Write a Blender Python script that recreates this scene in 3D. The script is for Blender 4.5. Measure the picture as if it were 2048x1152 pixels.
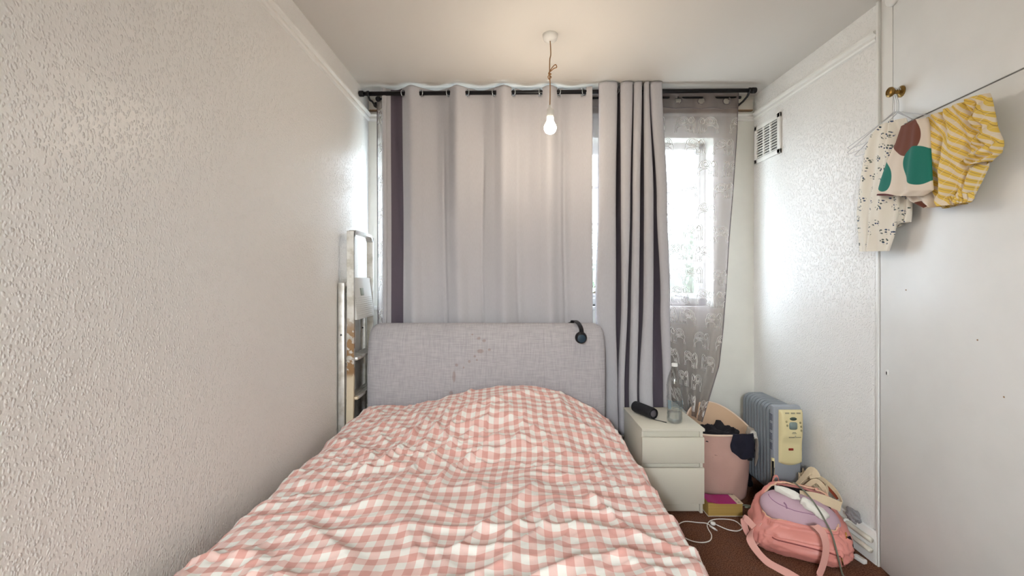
import bpy, bmesh, math, random
from mathutils import Vector, noise, Matrix, Euler
random.seed(7)
PI = math.pi
C = bpy.context.scene.collection
for o in list(bpy.data.objects): bpy.data.objects.remove(o)

# ---------------------------------------------------------------- camera, world, exposure
F_, CX, CY, CH = 850.0, 1024.0, 555.0, 1.33      # focal length and centre in pixels of 2048x1152, eye height
cam = bpy.data.cameras.new('camera'); co = bpy.data.objects.new('camera', cam); C.objects.link(co)
co.location = (0, 0, CH); co.rotation_euler = (PI/2, 0, 0)
cam.sensor_width = 36; cam.lens = 36*F_/2048; cam.shift_y = (CY-576)/2048; cam.clip_start = 0.02
bpy.context.scene.camera = co
sc = bpy.context.scene
sc.view_settings.view_transform = 'Standard'; sc.view_settings.look = 'None'
sc.view_settings.gamma = 1; sc.view_settings.use_curve_mapping = False
sc.view_settings.exposure = 0.46
SKY, BULB, FILL = 12.5, 190.0, 225.0
w = bpy.data.worlds.new('world'); sc.world = w; w.use_nodes = True
bg = w.node_tree.nodes['Background']; bg.inputs[0].default_value = (0.74, 0.88, 1.0, 1); bg.inputs[1].default_value = SKY

XL, XR, YB, YR, ZC = -1.006, 1.697, 2.98, -1.3, 2.60      # room shell
Y_CL = 1.95                                                # where the built-in cupboard begins

# ---------------------------------------------------------------- helpers
def lin(c):
    return tuple(((v/255)/12.92 if v/255 <= .04045 else ((v/255+.055)/1.055)**2.4) for v in c)
def P(px, py, Y):
    return Vector(((px-CX)/F_*Y, Y, CH-(py-CY)/F_*Y))
def Fl(px, py, z=0.0):
    Y = F_*(CH-z)/(py-CY); return Vector(((px-CX)/F_*Y, Y, z))
def CPY(px, off=0.0):
    return (1.392-1.012*off)/((px-CX)/F_-.154)
def CP(px, py, off=0.0):                                   # on the cupboard front, off metres proud of it
    return P(px, py, CPY(px, off))
def CW(Y, z, off=0.0):
    return Vector((1.392+.154*Y-1.012*off, Y, z))
CN = Vector((-.988, .152, 0))
def smooth(a, b, x):
    t = min(1, max(0, (x-a)/(b-a))); return t*t*(3-2*t)
def interp(tab, x):
    if x <= tab[0][0]: return tab[0][1]
    for (x0, y0), (x1, y1) in zip(tab, tab[1:]):
        if x <= x1:
            t = (x-x0)/(x1-x0); t = t*t*(3-2*t) if False else t
            return y0+(y1-y0)*t
    return tab[-1][1]
def catmull(pts, n):
    pts = [Vector(p) for p in pts]; out = []
    for i in range(len(pts)-1):
        p0 = pts[max(i-1, 0)]; p1 = pts[i]; p2 = pts[i+1]; p3 = pts[min(i+2, len(pts)-1)]
        for k in range(n):
            t = k/n
            out.append(.5*((2*p1)+(p2-p0)*t+(2*p0-5*p1+4*p2-p3)*t*t+(3*p1-p0-3*p2+p3)*t**3))
    out.append(pts[-1]); return out
def nz(x, y=0, z=0): return noise.noise(Vector((x, y, z)))

def obj(name, bm, mats, parent=None, sm=True, kind=None):
    me = bpy.data.meshes.new(name); 
    bm.normal_update(); bm.to_mesh(me); bm.free()
    if name in ('carry_strap', 'side_tab', 'back_strap', 'handle', 'lining_edge', 'wrist_strap', 'headband', 'side_buckle'): sm = 'auto'
    if sm:
        for p in me.polygons: p.use_smooth = True
    for m in (mats if isinstance(mats, (list, tuple)) else [mats]): me.materials.append(m)
    o = bpy.data.objects.new(name, me); C.objects.link(o)
    if sm == 'auto':
        try: me.set_sharp_from_angle(angle=math.radians(40))
        except Exception: pass
    if parent:
        o.parent = parent; o.matrix_parent_inverse = Matrix.Translation(-parent.location)
    if kind: o['kind'] = kind
    return o
def tag(o, label, cat, group=None, kind=None):
    o['label'] = label; o['category'] = cat
    if group: o['group'] = group
    if kind: o['kind'] = kind
    return o
def thing(name, loc, label, cat, group=None):
    o = bpy.data.objects.new(name, None); C.objects.link(o); o.location = loc; o.empty_display_size = .05
    return tag(o, label, cat, group)
def struct(name, bm, m, parent=None, sm='auto'):
    return obj(name, bm, m, parent, sm=sm, kind='structure')

def B(): return bmesh.new()
def box(bm, a, b, bev=0, M=None, mi=0):
    vs = []
    for z in (a[2], b[2]):
        for x, y in ((a[0], a[1]), (b[0], a[1]), (b[0], b[1]), (a[0], b[1])):
            vs.append(bm.verts.new((x, y, z)))
    fs = [bm.faces.new([vs[i] for i in f]) for f in ((3, 2, 1, 0), (4, 5, 6, 7), (0, 1, 5, 4), (1, 2, 6, 5), (2, 3, 7, 6), (3, 0, 4, 7))]
    for f in fs: f.material_index = mi
    if bev:
        es = list({e for f in fs for e in f.edges})
        r = bmesh.ops.bevel(bm, geom=es, offset=bev, segments=2, profile=.5, affect='EDGES', clamp_overlap=True)
        for f in r['faces']: f.material_index = mi
        vs = list({v for v in vs if v.is_valid} | {v for f in r['faces'] for v in f.verts})
    if M is not None:
        for v in vs: v.co = M @ v.co
    return vs
def tube(bm, pts, r, seg=8, closed=False, mi=0, caps=True):
    pts = [Vector(p) for p in pts]; n = len(pts); rings = []
    t0 = (pts[1]-pts[0]).normalized(); up = Vector((0, 0, 1)) if abs(t0.z) < .9 else Vector((1, 0, 0))
    nrm = t0.cross(up).normalized()
    for i, p in enumerate(pts):
        if closed: t = (pts[(i+1) % n]-pts[i-1])
        else: t = pts[min(i+1, n-1)]-pts[max(i-1, 0)]
        if t.length < 1e-9: t = t0
        t = t.normalized(); nrm = (nrm-t*nrm.dot(t)); nrm = nrm.normalized() if nrm.length > 1e-6 else t.orthogonal().normalized()
        bi = t.cross(nrm); rr = r(i/(n-1)) if callable(r) else r
        rings.append([bm.verts.new(p+(nrm*math.cos(a)+bi*math.sin(a))*rr) for a in (2*PI*k/seg for k in range(seg))])
    m = n if closed else n-1
    for i in range(m):
        A, D = rings[i], rings[(i+1) % n]
        for k in range(seg):
            f = bm.faces.new((A[k], A[(k+1) % seg], D[(k+1) % seg], D[k])); f.material_index = mi
    if not closed and caps:
        for rg in (rings[0][::-1], rings[-1]):
            f = bm.faces.new(rg); f.material_index = mi
    return rings
def lathe(bm, prof, c=(0, 0, 0), seg=32, M=None, mi=0, a0=0, a1=2*PI):
    c = Vector(c); rings = []; full = abs(a1-a0-2*PI) < 1e-6
    for r, z in prof:
        rg = []
        for k in range(seg if full else seg+1):
            a = a0+(a1-a0)*k/seg; v = Vector((r*math.cos(a), r*math.sin(a), z))
            v = (M @ v if M is not None else v)+c; rg.append(bm.verts.new(v))
        rings.append(rg)
    n = len(rings[0])
    for A, D in zip(rings, rings[1:]):
        for k in range(n if full else n-1):
            f = bm.faces.new((A[k], A[(k+1) % n], D[(k+1) % n], D[k])); f.material_index = mi
    if full:
        for rg, rev in ((rings[0], True), (rings[-1], False)):
            if prof[0 if rev else -1][0] > 1e-5:
                f = bm.faces.new(rg[::-1] if rev else rg); f.material_index = mi
    bmesh.ops.remove_doubles(bm, verts=[v for r in rings for v in r if v.is_valid], dist=1e-5)
def grid(bm, nu, nv, f, uvf=None, mi=0, mif=None, keep=None, closed_u=False):
    """surface f(u,v); uvf(u,v) gives the cloth coordinates"""
    vs = [[bm.verts.new(f(i/nu, j/nv)) for i in range(nu+(0 if closed_u else 1))] for j in range(nv+1)]
    uvl = bm.loops.layers.uv.verify() if uvf else None
    for j in range(nv):
        for i in range(nu):
            i2 = (i+1) % nu if closed_u else i+1
            if keep and not keep((i+.5)/nu, (j+.5)/nv): continue
            fc = bm.faces.new((vs[j][i], vs[j][i2], vs[j+1][i2], vs[j+1][i])); fc.material_index = mif((i+.5)/nu) if mif else mi
            if uvl:
                for l, (a, b) in zip(fc.loops, ((i, j), (i+1, j), (i+1, j+1), (i, j+1))):
                    l[uvl].uv = uvf(a/nu, b/nv)
    return vs
def ribbon(bm, pts, wdirs, w, th=.003, n=8, mi=0):
    ps = catmull(pts, n); ws = catmull(wdirs, n); prev = None
    for i, (p, d) in enumerate(zip(ps, ws)):
        t = (ps[min(i+1, len(ps)-1)]-ps[max(i-1, 0)]).normalized(); d = (d-t*d.dot(t)).normalized(); nn = t.cross(d)*th/2
        rg = [bm.verts.new(p+d*w/2+nn), bm.verts.new(p-d*w/2+nn), bm.verts.new(p-d*w/2-nn), bm.verts.new(p+d*w/2-nn)]
        if prev:
            for k in range(4): bm.faces.new((prev[k], prev[(k+1) % 4], rg[(k+1) % 4], rg[k])).material_index = mi
        else: bm.faces.new(rg[::-1]).material_index = mi
        prev = rg
    bm.faces.new(prev).material_index = mi
def solid(o, t, off=-1):
    m = o.modifiers.new('solid', 'SOLIDIFY'); m.thickness = t; m.offset = off; return o
def subsurf(o, n=1):
    m = o.modifiers.new('sub', 'SUBSURF'); m.levels = n; m.render_levels = n; return o
def flat_text(bm, s, M, size, mi=0, depth=.0006):
    cu = bpy.data.curves.new('t', 'FONT'); cu.body = s; cu.size = size; cu.align_x = 'CENTER'; cu.align_y = 'CENTER'; cu.extrude = depth; cu.resolution_u = 2
    t = bpy.data.objects.new('t', cu); me = bpy.data.meshes.new_from_object(t)
    n0 = len(bm.verts); f0 = len(bm.faces); bm.from_mesh(me); bm.verts.ensure_lookup_table(); bm.faces.ensure_lookup_table()
    for v in bm.verts[n0:]: v.co = M @ v.co
    for f in bm.faces[f0:]: f.material_index = mi
    bpy.data.objects.remove(t); bpy.data.curves.remove(cu); bpy.data.meshes.remove(me)

# ---------------------------------------------------------------- materials
class NT:
    def __init__(s, name):
        s.m = bpy.data.materials.new(name); s.m.use_nodes = True; s.t = s.m.node_tree; s.b = s.t.nodes['Principled BSDF']; s.out = s.t.nodes['Material Output']
    def n(s, typ, **kw):
        nd = s.t.nodes.new(typ)
        for k, v in kw.items():
            if k.startswith('i_'):
                key = k[2:]; nd.inputs[int(key) if key.isdigit() else key.replace('_', ' ')].default_value = v
            else: setattr(nd, k, v)
        return nd
    def l(s, a, b): s.t.links.new(a, b)
    def math(s, op, a, b=None, c=None, clamp=False):
        nd = s.t.nodes.new('ShaderNodeMath'); nd.operation = op; nd.use_clamp = clamp
        for i, v in enumerate((a, b, c)):
            if v is None: continue
            if isinstance(v, (int, float)): nd.inputs[i].default_value = v
            else: s.l(v, nd.inputs[i])
        return nd.outputs[0]
    def mix(s, fac, a, b):
        nd = s.t.nodes.new('ShaderNodeMix'); nd.data_type = 'RGBA'
        for i, v in ((0, fac), (6, a), (7, b)):
            if isinstance(v, (int, float)): nd.inputs[i].default_value = v
            elif isinstance(v, tuple): nd.inputs[i].default_value = (*v, 1)
            else: s.l(v, nd.inputs[i])
        return nd.outputs[2]
    def coord(s, kind='Object', scale=None, rot=(0, 0, 0)):
        tc = s.n('ShaderNodeTexCoord'); o = tc.outputs[kind]
        if scale or any(rot):
            mp = s.n('ShaderNodeMapping'); s.l(o, mp.inputs[0]); mp.inputs['Scale'].default_value = scale or (1, 1, 1); mp.inputs['Rotation'].default_value = rot; o = mp.outputs[0]
        return o
    def noise(s, co, scale, detail=3, rough=.5, dist=0):
        nd = s.n('ShaderNodeTexNoise'); s.l(co, nd.inputs['Vector']); nd.inputs['Scale'].default_value = scale; nd.inputs['Detail'].default_value = detail
        nd.inputs['Roughness'].default_value = rough; nd.inputs['Distortion'].default_value = dist; return nd.outputs[0]
    def step(s, v, a, b):
        nd = s.n('ShaderNodeMapRange', interpolation_type='SMOOTHSTEP'); s.l(v, nd.inputs[0]); nd.inputs[1].default_value = a; nd.inputs[2].default_value = b; return nd.outputs[0]
    def bump(s, h, strength, dist=.002):
        nd = s.n('ShaderNodeBump'); nd.inputs['Strength'].default_value = strength; nd.inputs['Distance'].default_value = dist
        s.l(h, nd.inputs['Height']); s.l(nd.outputs[0], s.b.inputs['Normal']); return nd
    def col(s, c):
        if isinstance(c, tuple): s.b.inputs['Base Color'].default_value = (*c, 1)
        else: s.l(c, s.b.inputs['Base Color'])
def mat(name, rgb, rough=.5, metal=0, bump=None, vary=0, spec=.5, coat=0, coords='Object'):
    t = NT(name); t.b.inputs['Roughness'].default_value = rough; t.b.inputs['Metallic'].default_value = metal
    t.b.inputs['Specular IOR Level'].default_value = spec; t.b.inputs['Coat Weight'].default_value = coat
    c = lin(rgb); t.col(c)
    if vary:
        f = t.noise(t.coord(coords), 6, 4); t.col(t.mix(t.step(f, .35, .65), tuple(v*(1-vary) for v in c), tuple(min(1, v*(1+vary)) for v in c)))
    if bump: t.bump(t.noise(t.coord(coords), bump[0], 4), bump[1], bump[2] if len(bump) > 2 else .002)
    return t.m
def woodchip():
    t = NT('woodchip_paint'); t.b.inputs['Roughness'].default_value = .33; t.b.inputs['Specular IOR Level'].default_value = .5
    co = t.coord(); 
    big = t.noise(co, 1.3, 3); t.col(t.mix(big, lin((234, 231, 228)), lin((240, 238, 235))))
    wob = t.n('ShaderNodeVectorMath', operation='ADD'); nn = t.n('ShaderNodeTexNoise'); nn.inputs['Scale'].default_value = 30; t.l(co, nn.inputs['Vector'])
    sc_ = t.n('ShaderNodeVectorMath', operation='SCALE'); t.l(nn.outputs['Color'], sc_.inputs[0]); sc_.inputs['Scale'].default_value = .014
    t.l(co, wob.inputs[0]); t.l(sc_.outputs[0], wob.inputs[1])
    mp = t.n('ShaderNodeMapping'); t.l(wob.outputs[0], mp.inputs[0]); mp.inputs['Rotation'].default_value = (.6, 0, .3); mp.inputs['Scale'].default_value = (1, 1, .6)
    v = t.n('ShaderNodeTexVoronoi'); t.l(mp.outputs[0], v.inputs['Vector']); v.inputs['Scale'].default_value = 165
    sep = t.n('ShaderNodeSeparateColor'); t.l(v.outputs['Color'], sep.inputs[0])
    dot = t.step(v.outputs['Distance'], .62, .15)
    h = t.math('MULTIPLY', dot, t.step(sep.outputs[0], .0, .8))
    h = t.math('ADD', h, t.math('MULTIPLY', t.noise(co, 80, 3), .5))
    t.bump(h, .68, .003); return t.m
def glassy(name, tint=(1, 1, 1), gloss=.5, top=.3):
    t = NT(name); t.t.nodes.remove(t.b)
    tr = t.n('ShaderNodeBsdfTransparent'); tr.inputs[0].default_value = (*tint, 1)
    gl = t.n('ShaderNodeBsdfGlossy'); gl.inputs['Roughness'].default_value = .03
    fr = t.n('ShaderNodeFresnel'); fr.inputs[0].default_value = 1.45
    mx = t.n('ShaderNodeMixShader'); t.l(t.math('MINIMUM', t.math('MULTIPLY', fr.outputs[0], gloss*2), top), mx.inputs[0]); t.l(tr.outputs[0], mx.inputs[1]); t.l(gl.outputs[0], mx.inputs[2]); t.l(mx.outputs[0], t.out.inputs[0]); return t.m
def cloth_weave(t, co, scale, strength, base, dark=.85):
    w1 = t.n('ShaderNodeTexWave', bands_direction='X'); w1.inputs['Scale'].default_value = scale; w1.inputs['Distortion'].default_value = 3; w1.inputs['Detail'].default_value = 2
    w2 = t.n('ShaderNodeTexWave', bands_direction='Z' if True else 'Y'); w2.inputs['Scale'].default_value = scale; w2.inputs['Distortion'].default_value = 3; w2.inputs['Detail'].default_value = 2
    t.l(co, w1.inputs[0]); t.l(co, w2.inputs[0]); h = t.math('MULTIPLY', t.math('ADD', w1.outputs[1], w2.outputs[1]), .5)
    t.bump(h, strength, .001); return h

M = {}
M['woodchip'] = woodchip()
M['ceiling'] = mat('ceiling_paint', (218, 213, 207), .7, bump=(60, .15))
M['plaster'] = mat('cream_wall_paint', (230, 227, 218), .45, bump=(35, .15), vary=.02)
M['gloss'] = mat('white_gloss_paint', (236, 234, 230), .28, bump=(25, .08))
M['door'] = mat('door_paint', (232, 230, 227), .38, bump=(9, .1, .004), vary=.015)
M['upvc'] = mat('window_paint', (238, 238, 236), .35)
M['brass'] = mat('aged_brass', (150, 120, 70), .28, 1)
M['black'] = mat('black_metal', (18, 18, 24), .35, .3)
M['steel'] = mat('grommet_steel', (190, 195, 200), .25, 1)
M['timber'] = mat('painted_timber', (214, 206, 194), .5, vary=.05)
M['rawwood'] = mat('raw_wood', (150, 120, 90), .7, vary=.1)
M['whiteplastic'] = mat('white_plastic', (236, 234, 230), .35)
M['string'] = mat('brown_string', (160, 120, 80), .8)
M['white_cable'] = mat('white_cable', (235, 230, 222), .4)
M['pipe'] = mat('painted_pipe', (214, 208, 194), .35, vary=.05)
M['navy'] = mat('navy_cloth', (20, 20, 38), .9, bump=(60, .4))
M['blackcloth'] = mat('black_cloth', (22, 18, 24), .95, bump=(60, .5))
M['glass'] = glassy('window_glass')
def carpet():
    t = NT('brown_carpet'); t.b.inputs['Roughness'].default_value = .95; t.b.inputs['Specular IOR Level'].default_value = .1; co = t.coord()
    a = t.noise(co, 190, 3, .7); b = t.noise(co, 14, 3)
    c = t.mix(t.step(a, .35, .65), lin((74, 44, 30)), lin((142, 98, 76))); c = t.mix(t.math('MULTIPLY', t.step(b, .4, .75), .35), c, lin((110, 84, 76))); t.col(c)
    t.bump(a, .9, .006); return t.m
M['carpet'] = carpet()
def fabric(name, rgb, scale=160, st=.25, trans=0, back=None):
    t = NT(name); t.b.inputs['Roughness'].default_value = .85; t.b.inputs['Specular IOR Level'].default_value = .2; t.b.inputs['Sheen Weight'].default_value = .15
    co = t.coord('UV'); h = t.noise(t.coord('UV', (1, .25, 1)), scale, 3); c = lin(rgb)
    t.col(t.mix(h, tuple(v*.92 for v in c), tuple(min(1, v*1.06) for v in c))); t.bump(h, st, .001)
    if trans:
        tl = t.n('ShaderNodeBsdfTranslucent'); tl.inputs[0].default_value = (*c, 1); mx = t.n('ShaderNodeMixShader'); mx.inputs[0].default_value = trans
        t.l(t.b.outputs[0], mx.inputs[1]); t.l(tl.outputs[0], mx.inputs[2]); t.l(mx.outputs[0], t.out.inputs[0])
    return t.m
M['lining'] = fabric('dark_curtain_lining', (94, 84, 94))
M['curtain'] = fabric('grey_curtain_fabric', (186, 183, 187), trans=.02)
def sheer(name, alpha, rgb):
    t = NT(name); t.t.nodes.remove(t.b); c = (*lin(rgb), 1)
    tr = t.n('ShaderNodeBsdfTransparent'); df = t.n('ShaderNodeBsdfDiffuse'); df.inputs[0].default_value = c; tl = t.n('ShaderNodeBsdfTranslucent'); tl.inputs[0].default_value = c
    m1 = t.n('ShaderNodeMixShader'); m1.inputs[0].default_value = .5; t.l(df.outputs[0], m1.inputs[1]); t.l(tl.outputs[0], m1.inputs[2])
    m2 = t.n('ShaderNodeMixShader'); m2.inputs[0].default_value = alpha; t.l(tr.outputs[0], m2.inputs[1]); t.l(m1.outputs[0], m2.inputs[2]); t.l(m2.outputs[0], t.out.inputs[0]); return t.m
M['sheer'] = sheer('taupe_sheer_fabric', .58, (158, 146, 143))
M['embroidery'] = mat('white_embroidery', (232, 228, 224), .8)
M['sheer_hem'] = mat('taupe_hem', (105, 96, 98), .9)

# ================================================================= ROOM SHELL
b = B(); box(b, (XL-.2, YR-.1, -.06), (XR+.6, YB+.16, 0)); struct('floor', b, M['carpet'])
b = B(); box(b, (XL-.2, YR-.1, ZC), (XR+.6, YB+.16, ZC+.08)); struct('ceiling', b, M['ceiling'])
b = B(); box(b, (XL-.12, YR-.1, 0), (XL, YB+.16, ZC)); struct('wall_left', b, M['woodchip'])
b = B(); box(b, (XR, Y_CL, 0), (XR+.12, YB+.16, ZC)); struct('wall_right', b, M['woodchip'])
WX0, WX1, WZ0, WZ1 = -.945, 1.412, 1.13, 2.308
b = B()
for a, c in (((XL, YB, 0), (XR, YB+.16, WZ0)), ((XL, YB, WZ1), (XR, YB+.16, ZC)), ((XL, YB, WZ0), (WX0, YB+.16, WZ1)), ((WX1, YB, WZ0), (XR, YB+.16, WZ1))): box(b, a, c)
struct('wall_back', b, M['plaster'])
DX0, DX1, DZ = -.92, -.10, 2.0  # doorway opening invented and placed to steer the fill light into the room
b = B()
for a, c in (((XL, YR-.1, 0), (DX0, YR, ZC)), ((DX1, YR-.1, 0), (XR+.1, YR, ZC)), ((DX0, YR-.1, DZ), (DX1, YR, ZC))): box(b, a, c)
struct('wall_rear', b, M['plaster'])
# unseen hallway and doorway added behind the camera, holding an invented fill lamp
b = B()
for a, c in (((-1.0, YR-1.4, -.06), (1.0, YR-.1, 0)), ((-1.0, YR-1.4, 2.45), (1.0, YR-.1, 2.5)), ((-1.1, YR-1.4, 0), (-1.0, YR-.1, 2.5)), ((1.0, YR-1.4, 0), (1.1, YR-.1, 2.5)), ((-1.1, YR-1.5, 0), (1.1, YR-1.4, 2.5))): box(b, a, c)
struct('wall_added_hallway', b, M['plaster'])
hl = bpy.data.lights.new('fill_lamp', 'POINT'); hl.energy = FILL; hl.color = (.84, .92, 1.0); hl.shadow_soft_size = .12  # added lamp with no known source, evens out the room light
ho = bpy.data.objects.new('fill_lamp', hl); C.objects.link(ho); ho.location = (-.72, YR-.8, 2.1)

# picture rails
def rail(name, p0, p1, nrm, z=2.425, h=.05):
    b = B(); p0 = Vector(p0); p1 = Vector(p1); n = Vector(nrm)
    prof = [(0, 0), (.012, .003), (.016, .012), (.012, .022), (.010, .03), (.022, .038), (.024, .046), (.018, h), (0, h)]
    A = [b.verts.new(p0+n*o+Vector((0, 0, z+q))) for o, q in prof]; D = [b.verts.new(p1+n*o+Vector((0, 0, z+q))) for o, q in prof]
    for k in range(len(prof)-1): b.faces.new((A[k], D[k], D[k+1], A[k+1]))
    b.faces.new(A); b.faces.new(D[::-1]); bmesh.ops.recalc_face_normals(b, faces=b.faces)
    return struct(name, b, M['gloss'])
rail('trim_1', (XL, YR, 0), (XL, YB, 0), (1, 0, 0))
rail('trim_2', (XL, YB, 0), (XR, YB, 0), (0, -1, 0))
rail('trim_3', (XR, Y_CL+.02, 0), (XR, YB, 0), (-1, 0, 0))
# skirting
b = B(); box(b, (XR-.018, Y_CL+.01, 0), (XR, YB, .15), .004); struct('baseboard_right', b, M['gloss'])
b = B(); box(b, (XL, YB-.018, 0), (XR-.02, YB, .15), .004); struct('baseboard_back', b, M['gloss'])
b = B(); box(b, (XL, YR, 0), (XL+.018, YB-.02, .15), .004); struct('baseboard_left', b, M['gloss'])

# window: painted metal frame set deep in the reveal, casements with glazing bars, the right one swung outward
YW = YB+.125
b = B()
box(b, (WX0, YW, WZ0), (WX1, YW+.03, WZ0+.05), .004); box(b, (WX0, YW, WZ1-.045), (WX1, YW+.03, WZ1), .004)
xs = [WX0, -.10, .66, WX1-.05]
for x in xs: box(b, (x, YW, WZ0), (x+.05, YW+.03, WZ1), .004)
win = struct('window_1', b, M['upvc'])
b = B(); box(b, (WX0-.02, YB-.02, WZ0-.028), (WX1+.02, YB+.16, WZ0), .005); struct('window_sill', b, M['gloss'], win)
def sash(x0, x1, hinge_right, ang):
    e = B(); g = B(); wdt = x1-x0; t = .03
    Z0, Z1 = WZ0+.052, WZ1-.047
    for a, c in (((0, 0, Z0), (t, .022, Z1)), ((wdt-t, 0, Z0), (wdt, .022, Z1)), ((0, 0, Z0), (wdt, .022, Z0+t)), ((0, 0, Z1-t), (wdt, .022, Z1))): box(e, a, c, .002)
    for k in (1, 2, 3):
        z = Z0+(Z1-Z0)*k/4; box(e, (t, .003, z-.011), (wdt-t, .019, z+.011), .002)
    box(g, (t, .009, Z0+t), (wdt-t, .013, Z1-t))
    hx = wdt if hinge_right else 0
    T = Matrix.Translation((x0+hx, YW+.006, 0)) @ Matrix.Rotation(ang, 4, 'Z') @ Matrix.Translation((-hx, 0, 0))
    for q in (e, g):
        for v in q.verts: v.co = T @ v.co
    fr = struct('window_casement', e, M['upvc'], win); struct('window_pane', g, M['glass'], fr)
sash(xs[0]+.052, xs[1]-.002, False, 0); sash(xs[1]+.052, xs[2]-.002, False, 0); sash(xs[2]+.052, xs[3]-.002, True, math.radians(-52))
b = B(); hp = P(1372, 600, YW-.02); hp.z = WZ0+.06; tube(b, [hp, hp+Vector((0, -.03, .0)), hp+Vector((.0, -.035, .0)), hp+Vector((-.1, -.04, .01))], .006, 8); box(b, (hp.x-.02, YW-.012, hp.z-.012), (hp.x+.02, YW+.001, hp.z+.012), .002)
struct('window_handle', b, M['steel'], win)

# outside: ground well below, trees
M['paving'] = mat('paving', (184, 184, 176), .9, bump=(20, .5), vary=.2); M['leaf'] = mat('tree_leaf', (100, 112, 92), .6, vary=.25); M['bark'] = mat('bark', (90, 72, 58), .9, bump=(20, .6))
b = B(); box(b, (-30, 3.6, -3.4), (40, 60, -3.3)); struct('ground', b, M['paving'])
def tree(x, y, h, r, seed, label):
    random.seed(seed); t = thing('garden_tree', (x, y, -3.3), label, 'tree')
    b = B(); tube(b, [(x, y, -3.32), (x+.1, y, -3.3+h*.3), (x-.05, y, -3.3+h*.6), (x, y, -3.3+h*.85)], lambda s: .2*(1-.75*s), 10)
    for k in range(9):
        a = random.uniform(0, 2*PI); z0 = -3.3+h*random.uniform(.35, .7); tube(b, [(x, y, z0), (x+math.cos(a)*r*.4, y+math.sin(a)*r*.4, z0+h*.12), (x+math.cos(a)*r*.8, y+math.sin(a)*r*.8, z0+h*.2)], lambda s: .07*(1-.8*s), 6)
    obj('trunk', b, M['bark'], t)
    b = B()
    for k in range(5200):
        d = Vector((random.gauss(0, 1), random.gauss(0, 1), random.gauss(0, 1))).normalized()*(random.random()**.35)
        q = 1+.35*nz(d.x*2.2+seed, d.y*2.2, d.z*2.2); p = Vector((x+d.x*r*q, y+d.y*r*q, -3.3+h*.68+d.z*h*.34*q)); e = Euler([random.uniform(0, 6) for _ in range(3)]).to_matrix(); s = random.uniform(.05, .11)
        b.faces.new([b.verts.new(p+e @ Vector(c)*s) for c in ((-1, 0, 0), (0, -.5, .1), (1, 0, 0), (0, .5, .1))])
    obj('foliage', b, M['leaf'], t, sm=False)
tree(4.9, 12.5, 6.0, 1.5, 3, 'green leafy tree outside the right window pane, behind the sheer curtain')
tree(1.9, 10.0, 5.4, 1.1, 5, 'leafy garden tree outside, seen in the gap between the two grey curtains')
random.seed(11)

# built-in cupboard front on the right
def cpbox(bm, y0, y1, z0, z1, o0, o1, bev=.003, mi=0):
    """y0 far, y1 near"""
    vs = box(bm, (0, 0, 0), (1, 1, 1), 0, mi=mi)
    for v in vs:
        y = y0+(y1-y0)*v.co.x; v.co = CW(y, z0+(z1-z0)*v.co.z, o0+(o1-o0)*v.co.y)
    fs = list({f for v in vs for f in v.link_faces}); bmesh.ops.recalc_face_normals(bm, faces=fs)
    if bev: bmesh.ops.bevel(bm, geom=list({e for f in fs for e in f.edges}), offset=bev, segments=2, profile=.5, affect='EDGES')
ZD = 1.977
b = B(); cpbox(b, 1.962, YR, 0, ZC, -.14, -.03, 0); struct('wall_cupboard', b, M['gloss'])
b = B(); cpbox(b, 1.966, 1.951, 0, ZC, -.03, .012, .002); struct('trim_4', b, M['gloss'])
b = B(); cpbox(b, 1.949, 1.878, .0, ZC, -.03, 0, .002); cpbox(b, 1.08, 1.0, 0, ZC, -.03, 0, .002); cpbox(b, 1.0, YR, 0, ZC, -.03, 0, 0); struct('trim_5', b, M['gloss'])
b = B(); cpbox(b, 1.872, 1.085, ZD+.007, ZC-.004, -.028, .002, .003); d2 = struct('door_2', b, M['door'])
b = B(); cpbox(b, 1.936, 1.085, .012, ZD-.002, .001, .012, .002); d1 = struct('door_1', b, M['door'])
b = B(); q = CP(1775, 745, .012); cpbox(b, q.y+.006, q.y-.006, q.z-.013, q.z+.013, .011, .016, .001); lk = struct('door_latch', b, M['whiteplastic'], d1)
b = B(); cpbox(b, q.y+.002, q.y-.002, q.z-.009, q.z+.004, .015, .0175, 0); struct('door_keyhole', b, M['black'], lk)
b = B()
for px, py in ((1812, 580), (2008, 794), (1955, 680)):
    q = CP(px, py, .0125); lathe(b, [(.0001, .0015), (.0025, .001), (.003, 0)], q, 8, M=CN.to_track_quat('Z', 'Y').to_matrix())
struct('door_nail', b, M['rawwood'], d1)
# brass knob on the upper cupboard door
KB = CP(1803, 183, .002)
R = CN.to_track_quat('Z', 'Y').to_matrix()
b = B(); lathe(b, [(.024, 0), (.024, .004), (.016, .008), (.009, .012), (.009, .028), (.017, .034), (.0215, .042), (.020, .049), (.013, .053), (.012, .050), (.006, .050), (0, .051)], KB, 28, M=R)
struct('door_knob', b, M['brass'], d2)
b = B(); q = CP(1789, -6, .002); lathe(b, [(.036, 0), (.036, .012), (.028, .02), (0, .022)], q, 28, M=R)
tag(obj('round_fitting', b, M['whiteplastic']), 'small round white fitting high on the cupboard frame at the top edge', 'wall fitting')

# timber batten behind the curtain rods
b = B(); box(b, (XL+.012, YB-.02, 2.500), (XR-.02, YB, 2.575), .002); box(b, (XL+.012, YB-.021, 2.492), (XR-.02, YB, 2.4995), 0, mi=1)
b.faces.ensure_lookup_table()
struct('trim_6', b, [M['timber'], M['rawwood']])

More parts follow.
